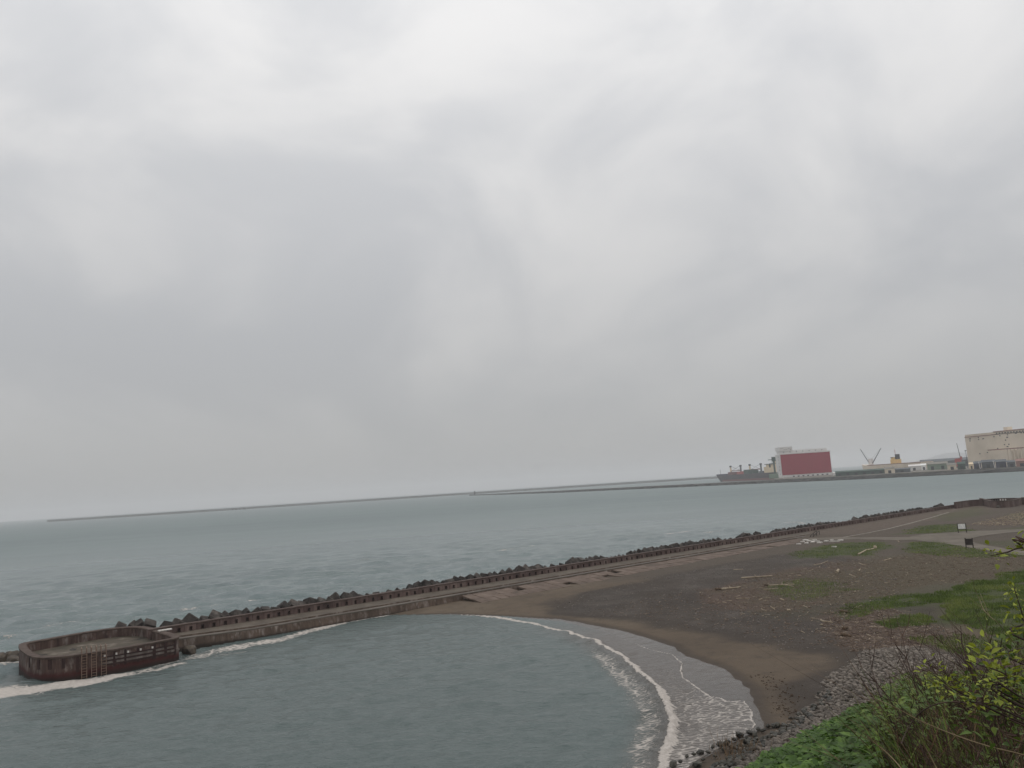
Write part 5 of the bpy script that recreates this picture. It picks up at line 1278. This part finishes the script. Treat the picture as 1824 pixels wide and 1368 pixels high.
# reddish dry weed on the stones near the water
e_p = Pg(1316, 1345); e_ = empty('dry_weed', e_p); tag(e_, 'clump of dry reddish weed standing on the stones by the water', 'weed'); b = MB(); r2 = np.random.default_rng(9)
for i in range(90):
    b0 = np.array([r2.normal() * .9, r2.normal() * 1.1, 0]); dd = np.array([r2.normal() * .25, r2.normal() * .25, 1]); h_ = r2.uniform(.4, 1.3); b.tube([b0, b0 + dd * h_ * .6, b0 + dd * h_ + r2.normal(size=3) * .12], [.022, .016, .008], 3, cap=False)
M['weed'] = pmat('dry_weed', [srgb(92, 76, 60, .7), srgb(126, 106, 84, .7)], 3, bump=0); b.build('stems', M['weed'], e_)['kind'] = 'stuff'

# dry stalks close to the camera
stalks = [([(1560, 1245), (1598, 1262), (1640, 1284), (1700, 1309), (1760, 1329), (1824, 1345), (1900, 1372)], 4.2, .0042, 'long pale dry stalk lying across the brown thicket'),
          ([(1630, 1305), (1645, 1326), (1668, 1368), (1690, 1420)], 4.6, .005, 'pale dry stalk slanting down below the long one'), ([(1545, 1312), (1562, 1327), (1580, 1341), (1606, 1370), (1640, 1420)], 4.8, .0045, 'pale dry stalk over the edge of the green growth'),
          ([(1733, 1033), (1737, 1050), (1745, 1068), (1752, 1085), (1762, 1097), (1776, 1108), (1790, 1124), (1812, 1155), (1840, 1210), (1870, 1300)], 3.4, .0017, 'tall thin forked twig standing in front of the lawn'),
          ([(1765, 1222), (1785, 1240), (1812, 1272), (1850, 1330)], 3.6, .0035, 'pale dry stalk beside the leafy twigs'), ([(1800, 1224), (1824, 1238), (1860, 1262)], 3.3, .0035, 'short pale dry stalk at the picture edge'),
          ([(1605, 1325), (1618, 1296), (1637, 1272), (1663, 1256), (1700, 1250), (1735, 1258), (1760, 1275)], 4.4, .0045, 'dark arching stem bowed over the thicket'), ([(1816, 1346), (1820, 1368), (1826, 1420)], 3.0, .006, 'thick pale stalk in the bottom corner'), ([(1822, 1344), (1819, 1362), (1815, 1420)], 3.0, .005, 'thinner pale stalk crossing in the bottom corner')]
for pts, ds, r_, lab in stalks:
    Wp = [D(x, y, ds + .15 * math.sin(i)) for i, (x, y) in enumerate(pts)]
    q_ = Wp[-1].copy(); g_ = hz(q_[0], q_[1]); Wp.append(np.array([q_[0] + .1, q_[1], min(g_ - .03, q_[2] - .05)]))
    o0 = Wp[-1]; e_ = empty('dry_stalk', o0); tag(e_, lab, 'stalk', 'dry stalks close to the camera')
    MB().tube([p - o0 for p in sm([tuple(p) for p in Wp], 4)], [r_ * (.45 + .55 * k / (len(Wp) * 4)) for k in range(len(sm([tuple(p) for p in Wp], 4)))], 5).build('stem', M['stalk'] if 'dark' not in lab else M['twig'], e_)
    if 'forked' in lab:
        q_ = Wp[4] - o0
        for tgt in ((1727, 1065), (1746, 1058)):
            b_ = D(*tgt, ds) - o0; MB().tube([q_, (q_ + b_) / 2 + np.array([0, 0, .004]), b_], [.0009, .0007, .0005], 4).build('twig', M['stalk'], e_)

# leafy shrubs close to the camera; every leaf is its own piece
def leaf_mesh(k, mat):
    V = [(0, 0, 0)]; F_ = []; prof = [(.12, .14), (.32, .31), (.55, .34), (.78, .22), (.95, .08)]; w = (.72, .6, .85)[k % 3]; cur = (-.10, .05, -.2)[k % 3]
    for y, x in prof:
        z = cur * y * y; V += [(-x * w, y, z + x * .35), (0, y, z), (x * w, y, z + x * .35)]
    V.append((0, 1.08, cur * 1.2))
    F_ += [(0, 2, 1), (0, 3, 2)]
    for i in range(4):
        a_ = 1 + 3 * i; F_ += [(a_, a_ + 1, a_ + 4, a_ + 3), (a_ + 1, a_ + 2, a_ + 5, a_ + 4)]
    F_ += [(13, 14, 16), (14, 15, 16)]
    return meshdata('leaf', V, F_, mat, True)
LM_new = [leaf_mesh(k, M['leaf_new']) for k in range(3)]; LM_old = [leaf_mesh(k, M['leaf_old']) for k in range(3)]
def leafy_shrub(lab, root, dist, sprays, seed):
    x, y = root; e_ = empty('leafy_shrub', (x, y, hz(x, y) - .05)); tag(e_, lab, 'shrub', 'leafy shrubs close to the camera'); og_ = np.array(e_.location); r2 = np.random.default_rng(seed)
    for pts, n, size, mset, jit in sprays:
        Wp = [D(px, py, dist + dd) for px, py, dd in pts]
        base = Wp[-1]; chain = [np.array(p) - og_ for p in Wp]
        low = np.array([0, 0, 0.05]); midp = (chain[-1] + low) / 2 + np.array([.12, .05, .12])
        full = sm([tuple(p) for p in chain + [midp, low]], 4); nf = len(full)
        br = MB().tube(full, [.0014 + .0035 * k / nf for k in range(nf)], 5).build('branch', M['twig'], e_)
        nseg = (len(chain) - 1) * 4
        for i in range(n):
            t = r2.random() ** 1.15 * nseg; k = min(int(t), nseg - 1); p = full[k] + (full[k + 1] - full[k]) * (t - k)
            off = r2.normal(size=3) * jit
            dr_ = off / (np.linalg.norm(off) + 1e-6) + np.array([0, -.25, .55]); yaw = math.atan2(-dr_[0], dr_[1]); pit_ = math.atan2(dr_[2], math.hypot(dr_[0], dr_[1])) * .7
            s_ = size * .86 * r2.lognormal(0, .25)
            inst('leaf', mset[int(r2.integers(0, 3))], tuple(p + off), (pit_, r2.normal() * .5, yaw), (s_,) * 3, e_)
leafy_shrub('shrub of fresh yellow green leaves reaching in from the picture edge', (3.35, 3.1), 3.4,
            [([(1640, 1192, 0), (1665, 1203, 0), (1690, 1222, .05), (1715, 1236, .05), (1745, 1250, .05), (1790, 1275, 0)], 110, .025, LM_new, .021),
             ([(1785, 1136, .1), (1782, 1160, .1), (1788, 1185, .05), (1795, 1215, 0), (1800, 1250, 0)], 80, .030, LM_new, .042),
             ([(1728, 1176, 0), (1748, 1186, 0), (1770, 1192, 0), (1795, 1205, 0), (1815, 1240, 0)], 60, .030, LM_new, .032),
             ([(1750, 1210, .1), (1770, 1215, .1), (1790, 1225, .1), (1815, 1250, 0)], 46, .030, LM_new, .05),
             ([(1690, 1262, .1), (1715, 1250, .1), (1745, 1252, .1), (1775, 1258, .1), (1810, 1275, 0)], 28, .036, LM_old, .05)], 1)
leafy_shrub('darker leafy shrub low at the picture edge behind the fresh leaves', (3.9, 3.2), 3.7,
            [([(1830, 1160, 0), (1815, 1190, 0), (1812, 1225, 0), (1825, 1260, 0)], 70, .034, LM_old, .06), ([(1770, 1240, 0), (1790, 1255, 0), (1815, 1275, 0), (1840, 1300, 0)], 60, .034, LM_old, .06), ([(1740, 1290, 0), (1775, 1300, 0), (1810, 1310, 0), (1840, 1330, 0)], 50, .034, LM_old, .06)], 3)
leafy_shrub('leafy branch tips hanging in from above at the picture edge', (4.6, 2.8), 3.5,
            [([(1764, 990, 0), (1778, 987, 0), (1796, 983, 0), (1822, 976, 0), (1880, 990, 0)], 46, .021, LM_new, .014),
             ([(1815, 974, 0), (1835, 966, 0), (1880, 990, 0)], 24, .022, LM_new, .016),
             ([(1806, 1046, .1), (1812, 1065, .1), (1820, 1090, .1), (1826, 1110, .1), (1870, 1160, 0)], 64, .021, LM_new, .018),
             ([(1822, 1130, .1), (1830, 1150, .1), (1860, 1200, 0)], 20, .028, LM_old, .03)], 2)
